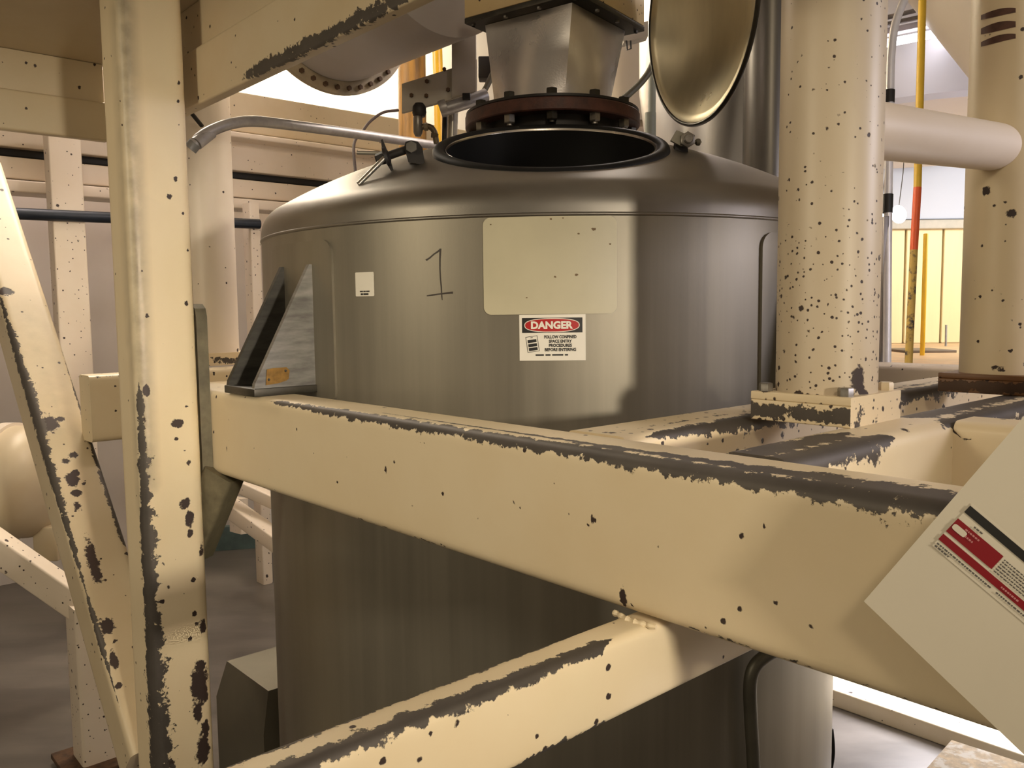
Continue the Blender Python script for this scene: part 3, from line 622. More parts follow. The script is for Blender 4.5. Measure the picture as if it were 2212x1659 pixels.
# head with the manway hole
mb = MB(); mb.lathe([(r, z) for r, z in prof]+[(RT, SEAM+.003)], C0, ZZ, 200)
V = np.array(mb.v); keep = []
for f in mb.f:
    c = V[list(f)].mean(0)-mC; h = c@nM; rad = math.sqrt(max(c@c-h*h, 0))
    if not (rad < .234 and abs(h) < .2 and np.dot(V[list(f)].mean(0)-C0, uM) > .05) : keep.append(f[::-1])
mb.f = keep; mb.build('dished_head', DOME, tank, 60, org=C0+ZZ*SEAM)
mb = MB(); mb.lathe([(RT, -1.35), (RT, SEAM-.003)], C0, ZZ, 200)
mb.build('shell', TANK, tank, 60)
mb = MB(); mb.lathe([(RT, -1.35), (RT*.75, -1.48), (.14, -1.55), (.0, -1.55)], C0, ZZ, 96); mb.build('bottom_head', TANK, tank, 40)
mb = MB(); mb.lathe([(RT-.001, SEAM-.004), (RT+.0022, SEAM-.0025), (RT+.003, SEAM), (RT+.0022, SEAM+.0025), (RT-.001, SEAM+.004)], C0, ZZ, 200); mb.build('weld_seam', DOME, tank, 60)
# manway
man = MB(); man.lathe([(.2225, -.16), (.2225, .003), (.225, .006), (.2278, .003), (.2278, -.07)], mC, nM, 120); mn = man.build('manway_neck', POLISH, tank, 60, label='polished manway rim')
mb = MB(); mb.lathe([(.2215, -.16), (.2215, .0015)], mC, nM, 120); mb.f = [f[::-1] for f in mb.f]; mb.build('neck_shade_sleeve', RUBBER, mn, 60)  # added black sleeve, the dark of the manway opening put into its colour
mb = MB(); mb.lathe([(.2405+.0140*math.cos(a), -.002+.0140*math.sin(a)) for a in np.linspace(0, 2*math.pi, 17)], mC, nM, 140); mb.build('gasket_ring', RUBBER, mn, 60, label='thick black rubber gasket')
# dark interior so that the vessel reads hollow
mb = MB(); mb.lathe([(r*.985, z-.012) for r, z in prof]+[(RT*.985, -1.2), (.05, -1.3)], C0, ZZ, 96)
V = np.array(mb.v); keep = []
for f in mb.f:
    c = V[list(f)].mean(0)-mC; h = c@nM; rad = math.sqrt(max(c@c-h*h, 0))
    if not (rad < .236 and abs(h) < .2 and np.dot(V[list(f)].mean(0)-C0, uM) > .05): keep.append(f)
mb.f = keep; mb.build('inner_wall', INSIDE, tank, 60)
# lugs
def lug(phi):
    o = np.array([math.cos(phi), math.sin(phi), 0]); tg_ = np.array([-o[1], o[0], 0]); base = C0+o*(RT+.07)+ZZ*ZT
    l = thing('support_lug', base, None, None); l.parent = tank; l.location = V3(base)-wloc(tank)
    mb = MB(); mb.box(C0+o*(RT+.062)+ZZ*(ZT+.008), [o, tg_, ZZ], (.079, .072, .008), .002); mb.build('foot_plate', DKSTEEL, l)
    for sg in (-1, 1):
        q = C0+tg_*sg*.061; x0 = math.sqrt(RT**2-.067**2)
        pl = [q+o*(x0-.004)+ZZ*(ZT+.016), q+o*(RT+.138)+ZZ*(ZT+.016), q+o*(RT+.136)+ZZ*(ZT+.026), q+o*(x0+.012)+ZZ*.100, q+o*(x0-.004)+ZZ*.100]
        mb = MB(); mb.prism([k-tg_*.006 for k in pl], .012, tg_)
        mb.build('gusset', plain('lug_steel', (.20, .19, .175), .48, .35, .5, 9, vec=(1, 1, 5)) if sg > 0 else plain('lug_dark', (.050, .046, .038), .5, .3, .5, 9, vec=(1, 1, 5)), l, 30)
    # welded pad behind the gussets
    a0 = math.degrees(math.atan2(o[0], -o[1])); mp = cyl(a0, 0, .006); bk = cyl(a0, 0, -.002)
    mb = MB(); poly_grid(mb, rrect(.262, .34, .03, 0, -.022), lambda x, y: mp(x, y), .01, lambda x, y: bk(x, y)); mb.build('pad_plate', TANK, l, 30)
    return l
ph0 = math.atan2(-D2[1], -D2[0])
l1 = lug(ph0); l1['label'] = 'left support lug with brass nameplate'
l2 = lug(math.atan2(D1[1], D1[0]))
# nameplate on the near gusset
o = -D2; q = C0+D1*(.061+.0068)
P_ = [onpl(x, y, q, D1) for x, y in ((574, 832), (576, 798), (590, 795), (618, 793), (625, 800), (623, 818), (618, 822), (600, 828))]
mb = MB(); mb.prism(P_, .0015, D1); npx = mb.build('nameplate', plain('old_brass', (.24, .13, .025), .5, .5, .35, 60), l1, 20, label='small ochre brass nameplate')
for x, y in ((581, 820), (617, 801)):
    mb = MB(); mb.lathe([(.0028, 0), (.002, .002), (0, .0025)], onpl(x, y, q+D1*.0015, D1), D1, 10); mb.build('rivet', BLACK, npx) if False else mb.build('rivet', BLACK, l1)
# clamp with swing bolt on the left of the manway
pb = hitdome(908, 352); cl = None
clmp = thing('swing_clamp', pb, None, None); clmp.parent = tank; clmp.location = V3(pb)-wloc(tank)
cx1 = np.array([.97, -.22, 0]); cx1 /= np.linalg.norm(cx1); cy1 = np.cross(ZZ, cx1); dB = pb@F_
tilt = lambda x, y, d=0: onpl(x, y, pb+np.array([0, d, 0]), np.array([0, 1, 0]))
mb = MB()
for d in (-.012, .014):
    mb.prism([tilt(882, 350, d), tilt(917, 357, d), tilt(912, 318, d), tilt(903, 306, d), tilt(888, 303, d), tilt(876, 306, d), tilt(873, 318, d)], .010, (0, 1, 0))
mb.build('clevis', BLACK, clmp, 30)
mb = MB(); a = tilt(889, 318, -.020); mb.lathe([(.009, 0), (.009, .05)], a, (0, 1, 0), 16, True); mb.lathe([(.012, 0), (.012, .006)], a-np.array([0, .005, 0]), (0, 1, 0), 6, True); mb.build('pivot_pin', plain('pin_steel', (.16, .15, .13), .4, .7, .2), clmp)
mb = MB(); mb.tube([tilt(890, 319), tilt(812, 346)], .0085, 14); mb.build('swing_bolt', BLACK, clmp)
wx = tilt(812, 346)-tilt(890, 319); wx /= np.linalg.norm(wx)
mb = MB(); c = tilt(836, 338); mb.lathe([(.009, -.006), (.020, -.002), (.021, .004), (.009, .008)], c, wx, 20, True); mb.lathe([(.014, .004), (.012, .022)], c, wx, 6, True)
for sg in (-1, 1):
    k = np.cross(wx, (0, 1, 0)); mb.prism([c+k*sg*.012-wx*.004, c+k*sg*.012+wx*.006, c+k*sg*.036+wx*.001, c+k*sg*.036-wx*.003], .006, (0, 1, 0))
mb.build('wing_nut', BLACK, clmp)
mb = MB(); mb.tube([tilt(835, 337, -.01), tilt(774, 398, -.03)], [.0058, .0050], 12); mb.build('handle_rod', plain('rod_steel', (.32, .30, .26), .35, .85, .2), clmp)
mb = MB(); mb.tube([tilt(826, 331, .01), tilt(772, 330, .02)], [.0045, .0040], 12); mb.build('handle_rod', MATS['rod_steel'], clmp)
# hinge on the right
ph = hitdome(1482, 327)
hn = thing('hinge', ph, None, None); hn.parent = tank; hn.location = V3(ph)-wloc(tank)
T2 = lambda x, y, d=0: onpl(x, y, ph+np.array([0, d, 0]), np.array([0, 1, 0]))
mb = MB(); mb.prism([T2(1456, 335, -.012), T2(1488, 338, -.012), T2(1484, 306, -.012), T2(1462, 300, -.012)], .028, (0, 1, 0)); mb.build('hinge_block', BLACK, hn, 30)
mb = MB(); mb.prism([T2(1449, 303, -.022), T2(1472, 316, -.022), T2(1497, 312, -.022), T2(1499, 292, -.022), T2(1478, 288, -.022), T2(1462, 281, -.022)], .010, (0, 1, 0)); mb.build('hinge_strap', plain('hinge_steel', (.25, .235, .19), .4, .8, .3), hn, 30)
mb = MB(); mb.hexa(T2(1484, 303, -.022), (0, -1, 0), .017, .012); mb.lathe([(.010, 0), (.010, .020), (.008, .022)], T2(1484, 303, -.022), (0, -1, 0), 16, True); mb.build('hinge_nut', MATS['zinc_bolt'], hn)
mb = MB(); mb.tube([T2(1484, 303), T2(1506, 307)], .0045, 10); mb.lathe([(.0, -.008), (.007, -.004), (.008, 0), (.007, .004), (0, .008)], T2(1508, 307), (1, 0, 0), 12); mb.build('grease_nipple', MATS['hinge_steel'], hn)
# open lid
lc = at(1507, 22, 1.975); az = math.radians(254); nl = np.array([math.sin(az), math.cos(az), -.05]); nl /= np.linalg.norm(nl); RL = .262
lid = thing('manway_lid', lc-ZZ*RL, None, None); lid.parent = tank; lid.location = V3(lc-ZZ*RL)-wloc(tank); lid['label'] = 'open polished stainless lid standing on its hinge'
pr_ = []
for r in np.linspace(0, RL-.02, 24): pr_.append((r, -.09+.09*(r/(RL-.02))**2.0))
mb = MB(); mb.lathe([(max(r, .0005), h) for r, h in pr_]+[(RL-.004, .001)], lc, nl, 128); mb.build('lid_dish', LIDM, lid, 60)
mb = MB(); mb.lathe([(max(r, .0005), h-.005) for r, h in pr_]+[(RL-.004, -.004)], lc, nl, 96); mb.f = [f[::-1] for f in mb.f]; mb.build('lid_back', POLISH, lid, 60)
mb = MB(); mb.lathe([(RL-.006+.0055*math.cos(a), -.002+.0055*math.sin(a)) for a in np.linspace(0, 2*math.pi, 13)], lc, nl, 128); mb.build('lid_rim', DKSTEEL, lid, 60)
# bottom-right dip tube on the shell
def pt(x, y, e): return hitc(x, y, RT+e)
mb = MB(); mb.tube(smooth_path([pt(1629, 1690, .02), pt(1626, 1620, .02), pt(1622, 1550, .02), pt(1620, 1490, .02), pt(1624, 1455, .021), pt(1638, 1430, .024), pt(1668, 1408, .03), pt(1700, 1395, .035)], 6), .0135, 18)
mb.build('sight_tube', plain('tube_olive', (.10, .092, .070), .45, .5, .25), tank, 60, label='dull steel tube bent along the lower right of the shell')
mb = MB(); mb.tube(smooth_path([at(1797, 1575, 2.35), at(1800, 1610, 2.35), at(1799, 1640, 2.35), at(1790, 1690, 2.35)]), .0045, 10); mb.build('drain_hose', RUBBER, None, label='thin black hose beside the lower right edge of the tank', category='hose')

# ---- things stuck on the tank
bd_ = cyl(-2.25, .0817, 0)
mb = MB(); poly_grid(mb, rrect(.2465, .178, .014), lambda x, y: bd_(x, y, .0022), .01, lambda x, y: bd_(x, y, -.001))
o = mb.build('blank_board', BOARD, None, 20, label='large blank cream board with rounded corners on the tank front', category='board')
mb = MB()
rng = random.Random(3)
for x, y, r in ((1283, 495, 5), (1250, 505, 2.4), (1245, 594, 3.5), (1199, 598, 2.6), (1138, 643, 2), (1318, 527, 2.4), (1060, 485, 2), (1190, 473, 3), (1216, 471, 2)):
    v = [hitc(x+r*(1+.35*rng.uniform(-1, 1))*math.cos(a), y+.7*r*(1+.35*rng.uniform(-1, 1))*math.sin(a), RT+.0027) for a in np.linspace(0, 2*math.pi, 10)[:-1]]
    MB().add(v, [list(range(len(v)))[::-1]]).build('stain_mark', plain('brown_stain', (.16, .10, .045), .6), o, None)
K = .1225/144
dg = cyl(-1.95, -.0505, 0)
S = lambda x, y, e: dg((x-1193)*K, -(y-730)*K, e)
sign = thing('danger_sign', S(1193, 780, .001), 'small white danger notice with red oval below the blank board', 'sign')
mb = MB(); poly_grid(mb, [(1121, 680), (1265, 680), (1265, 780), (1121, 780)], lambda x, y: S(x, y, .0012), 8, lambda x, y: S(x, y, -.0005)); 
mb.f = [f[::-1] for f in mb.f]; mb.build('sign_face', plain('sign_white', (.80, .76, .66), .4, 0, .05), sign, None)
def sgp(name, poly, e, mat):
    mb = MB(); poly_grid(mb, poly, lambda x, y: S(x, y, e), 3); mb.f = [f[::-1] for f in mb.f]; return mb.build(name, mat, sign, None)
sgp('black_panel', [(1127, 687), (1258, 687), (1258, 719.5), (1127, 719.5)], .0015, INK)
def sup(cx_, cy_, a, b, n=60, p=2.5): return [(cx_+a*math.copysign(abs(math.cos(t))**(2/p), math.cos(t)), cy_+b*math.copysign(abs(math.sin(t))**(2/p), math.sin(t))) for t in np.linspace(0, 2*math.pi, n+1)[:-1]]
sgp('oval_edge', sup(1192, 703.2, 60, 15.2), .0018, MATS['sign_white']); sgp('red_oval', sup(1192, 703.2, 58.2, 13.6), .0021, REDP)
Sm = lambda e: (lambda x, y: S(x, -y, e))
mb = MB(); fit_text(mb, Sm(.0025), 'DANGER', 1192, -703, 91, 17, .045); mb.build('sign_heading', MATS['sign_white'], sign, None)
mb = MB()
for tx, y, wd, ht in (('FOLLOW CONFINED', 728.5, 70, 7.4), ('SPACE ENTRY', 738, 50, 7.0), ('PROCEDURES', 747, 50, 7.0), ('BEFORE ENTERING', 756.3, 68, 7.2)): fit_text(mb, Sm(.0016), tx, 1210, -y, wd, ht, .045)
x = 1156
for k, wd in enumerate((20, 13, 26, 9)):
    mb.add([S(x, 769.5, .0016), S(x+wd-2, 769.5, .0016), S(x+wd-2, 766, .0016), S(x, 766, .0016)], [[0, 1, 2, 3]]); x += wd+1.5
mb.build('sign_text', INK, sign, None)
mb = MB(); ca_, sa_ = math.cos(math.radians(-8)), math.sin(math.radians(-8))
R2 = lambda x, y: (1149.5+x*ca_-y*sa_, 744+x*sa_+y*ca_)
def rb(x0, y0, x1, y1): mb.add([S(*R2(x0, y1), .0016), S(*R2(x1, y1), .0016), S(*R2(x1, y0), .0016), S(*R2(x0, y0), .0016)], [[0, 1, 2, 3]])
for y in (-10, -1, 7.5): rb(-9.5, y, 9.5, y+6.5)
for r_ in ((-13, -17.5, -12, 17), (12, -17.5, 13, 17), (-13, -17.5, 13, -16.4), (-13, 16, 13, 17), (-2.5, -15, 2.5, -13.6)): rb(*r_)
mb.build('tag_symbol', INK, sign, None)
# white asset sticker (its square code left out)
a_ = hitc(788, 614); aa = math.degrees(math.atan2(a_[0]-C0[0], C0[1]-a_[1])); st_ = cyl(aa, a_[2], 0)
mb = MB(); poly_grid(mb, rrect(.0475, .047, .002), lambda x, y: st_(x, y, .001), .01, lambda x, y: st_(x, y, -.0005)); o = mb.build('asset_sticker', DECAL, None, None, label='small white square sticker left of the handwritten number on the tank', category='sticker')
mb = MB()
for y, x0, ws, h in ((-.0140, -.012, (.008, .006, .009), .0024), (-.0195, -.010, (.006, .013), .0036)):
    x = x0
    for wd in ws: mb.add([st_(x, y-h/2, .0014), st_(x+wd, y-h/2, .0014), st_(x+wd, y+h/2, .0014), st_(x, y+h/2, .0014)], [[0, 1, 2, 3]]); x += wd+.001
mb.build('sticker_text', INK, o, None)
# handwritten 1
mb = MB()
def stroke(pts, wds):
    n = len(pts); v = []
    for i, (x, y) in enumerate(pts):
        a, b = pts[max(i-1, 0)], pts[min(i+1, n-1)]; dx, dy = b[0]-a[0], b[1]-a[1]; l = math.hypot(dx, dy); nx, ny = -dy/l*wds[i], dx/l*wds[i]
        v += [hitc(x+nx, y+ny, RT+.0007), hitc(x-nx, y-ny, RT+.0007)]
    mb.add(v, [[2*i, 2*i+1, 2*i+3, 2*i+2] for i in range(n-1)])
stroke([(920, 562), (928, 557), (937, 549), (946, 543), (952, 538)], [1.8, 1.4, 1.3, 1.6, 1.6])
stroke([(951, 537), (950, 560), (950, 580), (951, 600), (953, 620), (954, 640), (955, 648)], [1.8, 1.4, 1.2, 1.1, 1.2, 1.0, .5])
stroke([(922, 639), (935, 637), (950, 635), (965, 633), (978, 632)], [1.0, 1.7, 1.4, 1.8, 2.2])
mb.build('handwritten_number', plain('marker_ink', (.030, .020, .014), .5), None, None, label='handwritten black number one on the tank left of the blank board', category='number')

# ================================================================== inlet flange and chute
FC = C0+np.array([.014, -.0, 0])
neck = MB(); neck.lathe([(.155, .36), (.155, .442)], FC, ZZ, 64)
chute = thing('inlet_chute', FC+ZZ*.42, 'square-to-round stainless chute with bolted dark flange above the tank', 'chute')
neck.build('neck', DKSTEEL, chute)
mb = MB(); mb.lathe([(.155, .438), (.186, .438), (.188, .440), (.188, .480), (.155, .480)], FC, ZZ, 96); mb.build('lower_flange', BLACK, chute, 30)
mb = MB(); mb.lathe([(.150, .479), (.229, .479), (.2315, .482), (.2315, .508), (.229, .511), (.150, .511)], FC, ZZ, 96); mb.build('red_flange', REDIRON, chute, 30, label='red-brown middle flange')
mb = MB(); mb.lathe([(.150, .511), (.227, .511), (.229, .513), (.229, .519), (.150, .520)], FC, ZZ, 96); mb.build('top_flange', BLACK, chute, 30)
for k in range(12):
    g = math.radians(-90-3+k*30); pb_ = FC+np.array([math.cos(g), math.sin(g), 0])*.209
    mb = MB(); mb.hexa(pb_+ZZ*.479, -ZZ, .0145, .020); mb.lathe([(.007, 0), (.007, .006)], pb_+ZZ*.460, -ZZ, 12, True); mb.build('nut', BOLT if k % 3 else DKSTEEL, chute, 30)
    mb = MB(); mb.hexa(pb_+ZZ*.519, ZZ, .0145, .016); mb.build('bolt_head', DKSTEEL, chute, 30)
phi = math.radians(-36); HT, HB2 = .742, .520; n = 96; v = []; f = []; rows = 14; cT = FC+np.array([.012, 0, 0])
def sqr(a):
    a = (a-phi+math.pi/4) % (math.pi/2)-math.pi/4; return .1335/math.cos(a)
for j in range(rows+1):
    q = j/rows
    for i in range(n):
        a = phi-math.pi/4+2*math.pi*i/n; dv = np.array([math.cos(a), math.sin(a), 0]); r = (1-q)*.152+q*sqr(a+0)
        c = FC*(1-q)+cT*q; v.append(c+dv*r+ZZ*(HB2+(HT-HB2)*q))
for j in range(rows):
    for i in range(n): i2 = (i+1) % n; f.append([j*n+i, j*n+i2, (j+1)*n+i2, (j+1)*n+i])
mb = MB(); mb.add(v, f); mb.build('transition', CHUTE, chute, 25)
uu = np.array([math.cos(phi), math.sin(phi), 0]); vv = np.cross(ZZ, uu)
mb = MB(); mb.box(cT+ZZ*(HT+.008), [uu, vv, ZZ], (.172, .172, .007), .002); mb.build('square_flange', DKSTEEL, chute, 30)
for a in (-1, -.33, .33, 1):
    for b in (-1, 1):
        for (p_, q_) in ((a, b), (b, a)):
            if abs(p_) == 1 and abs(q_) == 1 and (p_, q_) == (b, a) and a != b: continue
            mb = MB(); mb.hexa(cT+ZZ*(HT+.001)+uu*p_*.155+vv*q_*.155, -ZZ, .006, .005); mb.build('flange_bolt', BOLT, chute, 30)
mb = MB(); mb.box(cT+ZZ*(HT+.055), [uu, vv, ZZ], (.172, .172, .040), .004); V = np.array(mb.v)
link('upper_frame', V, mb.f, painted('yellowed_paint', (.50, .38, .20), .8, dirt=.5), chute, 30, None, attrs_for(V, spot=.8))
mb = MB(); mb.box(cT+ZZ*(HT+.25), [uu, vv, ZZ], (.135, .135, .155), .004); mb.build('upper_duct', CHUTE, chute, 30)

# ---- horizontal duct with flange behind the overhead beam
fc = at(716, 0, 2.75); RF = .300; dx_ = D1
duct = thing('horizontal_duct', fc-ZZ*RF, 'grey horizontal round duct with bolted end flange behind the overhead beam', 'duct')
mb = MB(); mb.lathe([(.258, .02), (.258, .60), (.05, .62)], fc, D1, 96); mb.build('barrel', painted('grey_lavender', (.40, .37, .36), .3), duct)
mb = MB(); mb.lathe([(.20, 0), (RF, 0), (RF, .018), (.258, .018)], fc, D1, 96, False); mb.build('end_flange', plain('flange_dull', (.36, .29, .19), .5, 0, .3, 12), duct, 30)
mb = MB(); mb.lathe([(.0, -.004), (RF, -.004), (RF, 0)], fc, D1, 96); mb.build('blind_plate', CREAMD, duct, 30)
for k in range(40):
    g = 2*math.pi*k/40; w2 = np.cross(D1, ZZ); p_ = fc+D1*.018+(math.cos(g)*w2+math.sin(g)*ZZ)*.280
    if math.sin(g) > .2: continue
    mb = MB(); mb.hexa(p_, D1, .0085, .010); mb.build('flange_bolt', RUST, duct, 30)
# bracket and fittings left of the chute
br = thing('hanger_bracket', at(930, 230, 2.6), 'dirty white steel bracket with rusty bolts hanging left of the chute', 'bracket')
DBR = 2.62
Q = lambda x, y, d=DBR: at(x, y, d)
mb = MB(); mb.prism([Q(868, 181), Q(984, 145), Q(1030, 128), Q(1030, 198), Q(1010, 205), Q(868, 243)], .02, (0, 1, 0)); mb.build('arm', painted('dirty_white', (.38, .34, .28), 1.2, dirt=.5), br, 30)
mb = MB(); mb.prism([Q(976, 60, DBR-.01), Q(1028, 60, DBR-.01), Q(1028, 200, DBR-.01), Q(976, 212, DBR-.01)], .06, (0, 1, 0)); mb.build('hanger', MATS['dirty_white'], br, 30)
mb = MB(); mb.tube([Q(962, 236, DBR-.02), Q(1012, 220, DBR-.02), Q(1050, 205, DBR)], .020, 16); mb.lathe([(.024, -.012), (.026, 0), (.024, .012)], Q(958, 234, DBR-.02), (.9, 0, .3), 20, True); mb.build('cross_pipe', GALV, br)
for x, y in ((922, 176), (921, 207), (889, 206), (968, 194), (1016, 182), (960, 150), (1001, 190)):
    mb = MB(); mb.hexa(Q(x, y, DBR-.002), (0, -1, 0), .0065, .006); mb.build('rusty_bolt', RUST, br)
mb = MB(); mb.box(Q(1008, 211, DBR-.03), [X0, (0, 1, 0), (0, 0, 1)], (.012, .02, .010), .002); mb.build('clip', BLACK, br)
sp = MB(); sp.tube([at(979, 228, 2.66), at(975, 330, 2.66)], .0165, 20); sp.build('stand_pipe', plain('dull_steel_pipe', (.36, .33, .28), .35, .7, .3), None, label='short dull steel stand pipe rising behind the manway rim left of the flange', category='pipe')
sp = MB(); sp.tube([at(962, 228, 2.68), at(960, 330, 2.68)], .009, 14); sp.build('thin_pipe', BLACK, None, label='thin black pipe beside the stand pipe left of the flange', category='pipe')
vl = thing('air_valve', at(905, 290, 2.6), 'small dark valve with elbow fitting hanging under the white bracket', 'valve')
mb = MB(); mb.lathe([(.018, 0), (.022, .012), (.020, .03), (.013, .04)], at(906, 252, 2.6), (0, 0, 1), 20, True); mb.build('cap', BLACK, vl)
mb = MB(); mb.lathe([(.009, -.012), (.0145, .0), (.0145, .042), (.013, .048)], at(903, 286, 2.6), (0, 0, 1), 20, True); mb.build('bowl', plain('valve_metal', (.24, .22, .19), .35, .6, .3), vl)
mb = MB(); mb.tube(smooth_path([at(906, 278, 2.6), at(918, 273, 2.6), at(930, 275, 2.6), at(938, 284, 2.6), at(941, 297, 2.6), at(943, 310, 2.6)]), .009, 14)
for x, y in ((920, 274), (939, 293)): mb.lathe([(.0125, -.006), (.0125, .006)], at(x, y, 2.6), (1, 0, .1) if x < 930 else (0.1, 0, 1), 6, True)
mb.build('elbow', plain('brass_dark', (.13, .10, .06), .45, .6, .3), vl)
# yellow pipes behind
mb = MB(); mb.tube([at(887, -60, 4.4), at(893, 420, 4.4)], .072, 32); mb.build('rusty_yellow_pipe', plain('rusty_yellow', (.34, .17, .03), .55, 0, .55, 5, vec=(6, 6, .5), tex=((.55, .46, .36), 3, .55)), None, label='thick rust-stained yellow pipe standing behind the white bracket', category='pipe')
mb = MB(); mb.tube([at(943, 60, 4.0), at(954, 420, 4.0)], .024, 24); mb.build('yellow_pipe', plain('bright_yellow', (.62, .34, .008), .4, 0, .15), None, label='thin bright yellow pipe between the bracket and the stand pipe', category='pipe')
# conduit with bend at left
cnd = thing('bent_conduit', at(416, 318, 2.35), 'grey galvanised conduit bending out from behind the left post toward the tank', 'conduit')
cp = smooth_path([at(416, 318, 2.30), at(432, 298, 2.31), at(462, 280, 2.33), at(500, 267, 2.36), at(545, 262, 2.42), at(610, 268, 2.5), at(760, 288, 2.75), at(960, 317, 3.2)], 8)
mb = MB(); mb.tube(cp, .0155, 20); mb.build('tube', GALV, cnd)
mb = MB(); mb.tube([at(424, 310, 2.30), at(456, 285, 2.33)], .0180, 20); mb.build('coupling', GALV, cnd)
mb = MB(); mb.tube([at(411, 322, 2.30), at(422, 309, 2.30)], .0175, 20); mb.build('end_fitting', plain('grey_fitting', (.22, .22, .22), .5, .4, .2), cnd)
bar('dark_strap', at(414, 245, 2.6), at(436, 272, 2.6), .02, .012, 'small dark slanted strap just right of the left post near the conduit end', 'strap', BLACK)

# ================================================================== behind the lid
cv = C0+np.array([.60, 1.05, 0])
a = at(1512, 300, 3.3)
vs = thing('stainless_hopper', a-ZZ*.3, 'pale stainless cone hopper standing behind the open lid', 'hopper')
mb = MB(); mb.lathe([(.165, -.35), (.235, .18), (.235, 1.2)], a, ZZ, 72); mb.build('cone', steel('pale_stainless', (.66, .64, .62), .38, (1, 1, .3), 3, .15), vs)
dp = at(1660, 200, 2.95)
mb = MB(); mb.lathe([(.085, -1.0), (.085, 1.6)], dp, ZZ, 56); mb.build('dark_duct', plain('dark_duct_steel', (.115, .105, .09), .36, .8, .25, 3, vec=(6, 6, .4)), None, label='dark vertical steel duct between the open lid and the speckled column', category='duct')
mb = MB(); mb.tube([at(1409, 150, 3.0), at(1407, 330, 3.0)], .014, 16); mb.lathe([(.020, 0), (.020, .09)], at(1405, 300, 3.0), ZZ, 16, True); mb.build('green_pipe', plain('grey_green', (.19, .20, .16), .5), None, label='thin grey-green pipe between the flange and the open lid', category='pipe')
wire('curved_hose', [(1345, 215), (1362, 200), (1385, 178), (1405, 150), (1420, 110)], 2.75, .0115, plain('olive_hose', (.085, .075, .045), .5), 'olive hose curving up from the flange toward the open lid', 'hose')
mb = MB(); mb.prism([at(1345, 80, 2.7), at(1347, 92, 2.7), at(1400, 78, 2.7), at(1400, 45, 2.7), at(1350, 60, 2.7)], .05, (0, 1, 0)); ob = mb.build('clip_bracket', MATS['dirty_white'], None, 30, label='dirty white bracket with wire clip right of the chute', category='bracket')
mb = MB(); mb.tube([at(1353, 88, 2.7), at(1355, 108, 2.7), at(1363, 105, 2.7), at(1362, 88, 2.7)], .003, 8); mb.build('wire_loop', BLACK, ob)
wire('left_thin_hose', [(1080, 120), (1062, 165), (1040, 205), (1020, 225)], 2.75, .010, MATS['olive_hose'], 'olive hose dropping behind the left side of the chute', 'hose')
mb = MB(); mb.box(at(1048, 150, 2.8), [X0, (0, 1, 0), (0, 0, 1)], (.022, .03, .035), .004); mb.build('dark_clamp', BLACK, None, label='dark clamp block hidden behind the left side of the chute', category='clamp')

# ================================================================== far right room
LAV = plain('lavender_white', (.74, .72, .76), .5, 0, .05, 1)
sl = thing('round_silo', (3.72, 7.6, 1.46), 'huge pale round silo above the upper floor at right, seen between the columns', 'silo')
sc = (3.72, 7.6); zb_ = 1.46
mb = MB(); mb.lathe([(0, zb_), (1.6, zb_), (1.62, zb_+.04), (1.6, zb_+.08), (1.6, 3.1)], (sc[0], sc[1], 0), ZZ, 96); mb.build('body', LAV, sl, 40)
hp = at(2196, -70, 4.6)
mb = MB(); mb.lathe([(.06, -.78), (.60, .02), (.60, .8)], hp, ZZ, 64); mb.build('cone_hopper', painted('hopper_cream', (.70, .62, .52), .1, dirt=.1), None, 40, label='cream cone-bottomed hopper high behind the far right column', category='hopper')
hp2 = at(1370, 60, 5.6)
mb = MB(); mb.lathe([(.12, -.62), (.44, .02), (.44, .9)], hp2, ZZ, 64); mb.build('cone_hopper', painted('hopper_cream', (.70, .62, .52), .1, dirt=.1), None, 40, label='cream cone-bottomed hopper glimpsed between the chute and the open lid', category='hopper')
ft = thing('tube_light', at(1975, 80, 5.7), 'bright fluorescent tube light hanging at upper right between the columns', 'light')
tm = plain('lit_tube', (1, 1, 1), .5, 0, 0, emit=((.95, .93, 1), 6))
mb = MB(); mb.tube([at(1895, 97, 5.6), at(2052, 67, 5.9)], .027, 16); mb.build('tube', tm, ft)
mb = MB(); mb.box((at(1895, 85, 5.6)+at(2052, 52, 5.9))/2+ZZ*.03, [(lambda q: q/np.linalg.norm(q))(at(2052, 52, 5.9)-at(1895, 85, 5.6)), (0, 0, 1), (0, -1, 0)], (.34, .02, .05), .004); mb.build('housing', plain('light_housing', (.55, .50, .52), .4), ft, 30)
for k, (x0, y0, x1, y1) in enumerate(((1890, 44, 2040, 8), (1890, 58, 2040, 26))):
    mb = MB(); mb.tube([at(x0, y0, 5.75), at(x1, y1, 5.9)], .016, 12); mb.build('ceiling_conduit', GALV, None, label='%s of the two bright conduits above the tube light at upper right' % ('upper', 'lower')[k], category='conduit', group='conduits above the tube light')
for k, x in enumerate((1903, 1941)):
    fl = thing('flood_lamp', at(x, 475, 7.0), ('left', 'right')[k]+' one of the two glaring flood lamps beside the steel conduit at right', 'lamp', 'flood lamps beside the steel conduit')
    mb = MB(); mb.lathe([(0, -.040), (.045, -.032), (.075, 0), (.045, .032), (0, .040)], at(x, 463, 7.0), (.2, -1, .1), 24); mb.build('bulb', plain('lit_flood', (1, 1, 1), .5, 0, 0, emit=((.95, .96, 1), 10)), fl)
    q_ = at(x, 452, 7.03); mb = MB(); mb.tube([q_, q_+np.array([.03, 0, .3]), np.array([q_[0]+.04, q_[1], 1.45])], .004, 8); mb.build('hanging_wire', INKG, fl)
    mb = MB(); mb.lathe([(.03, 0), (.055, .03)], at(x, 452, 7.03), (0, 0, -1), 20, True); mb.build('hood', GALV, fl)
sc_ = thing('steel_conduit', at(1917, 790, 3.2), 'bright steel conduit with black couplings standing beside the speckled column', 'conduit')
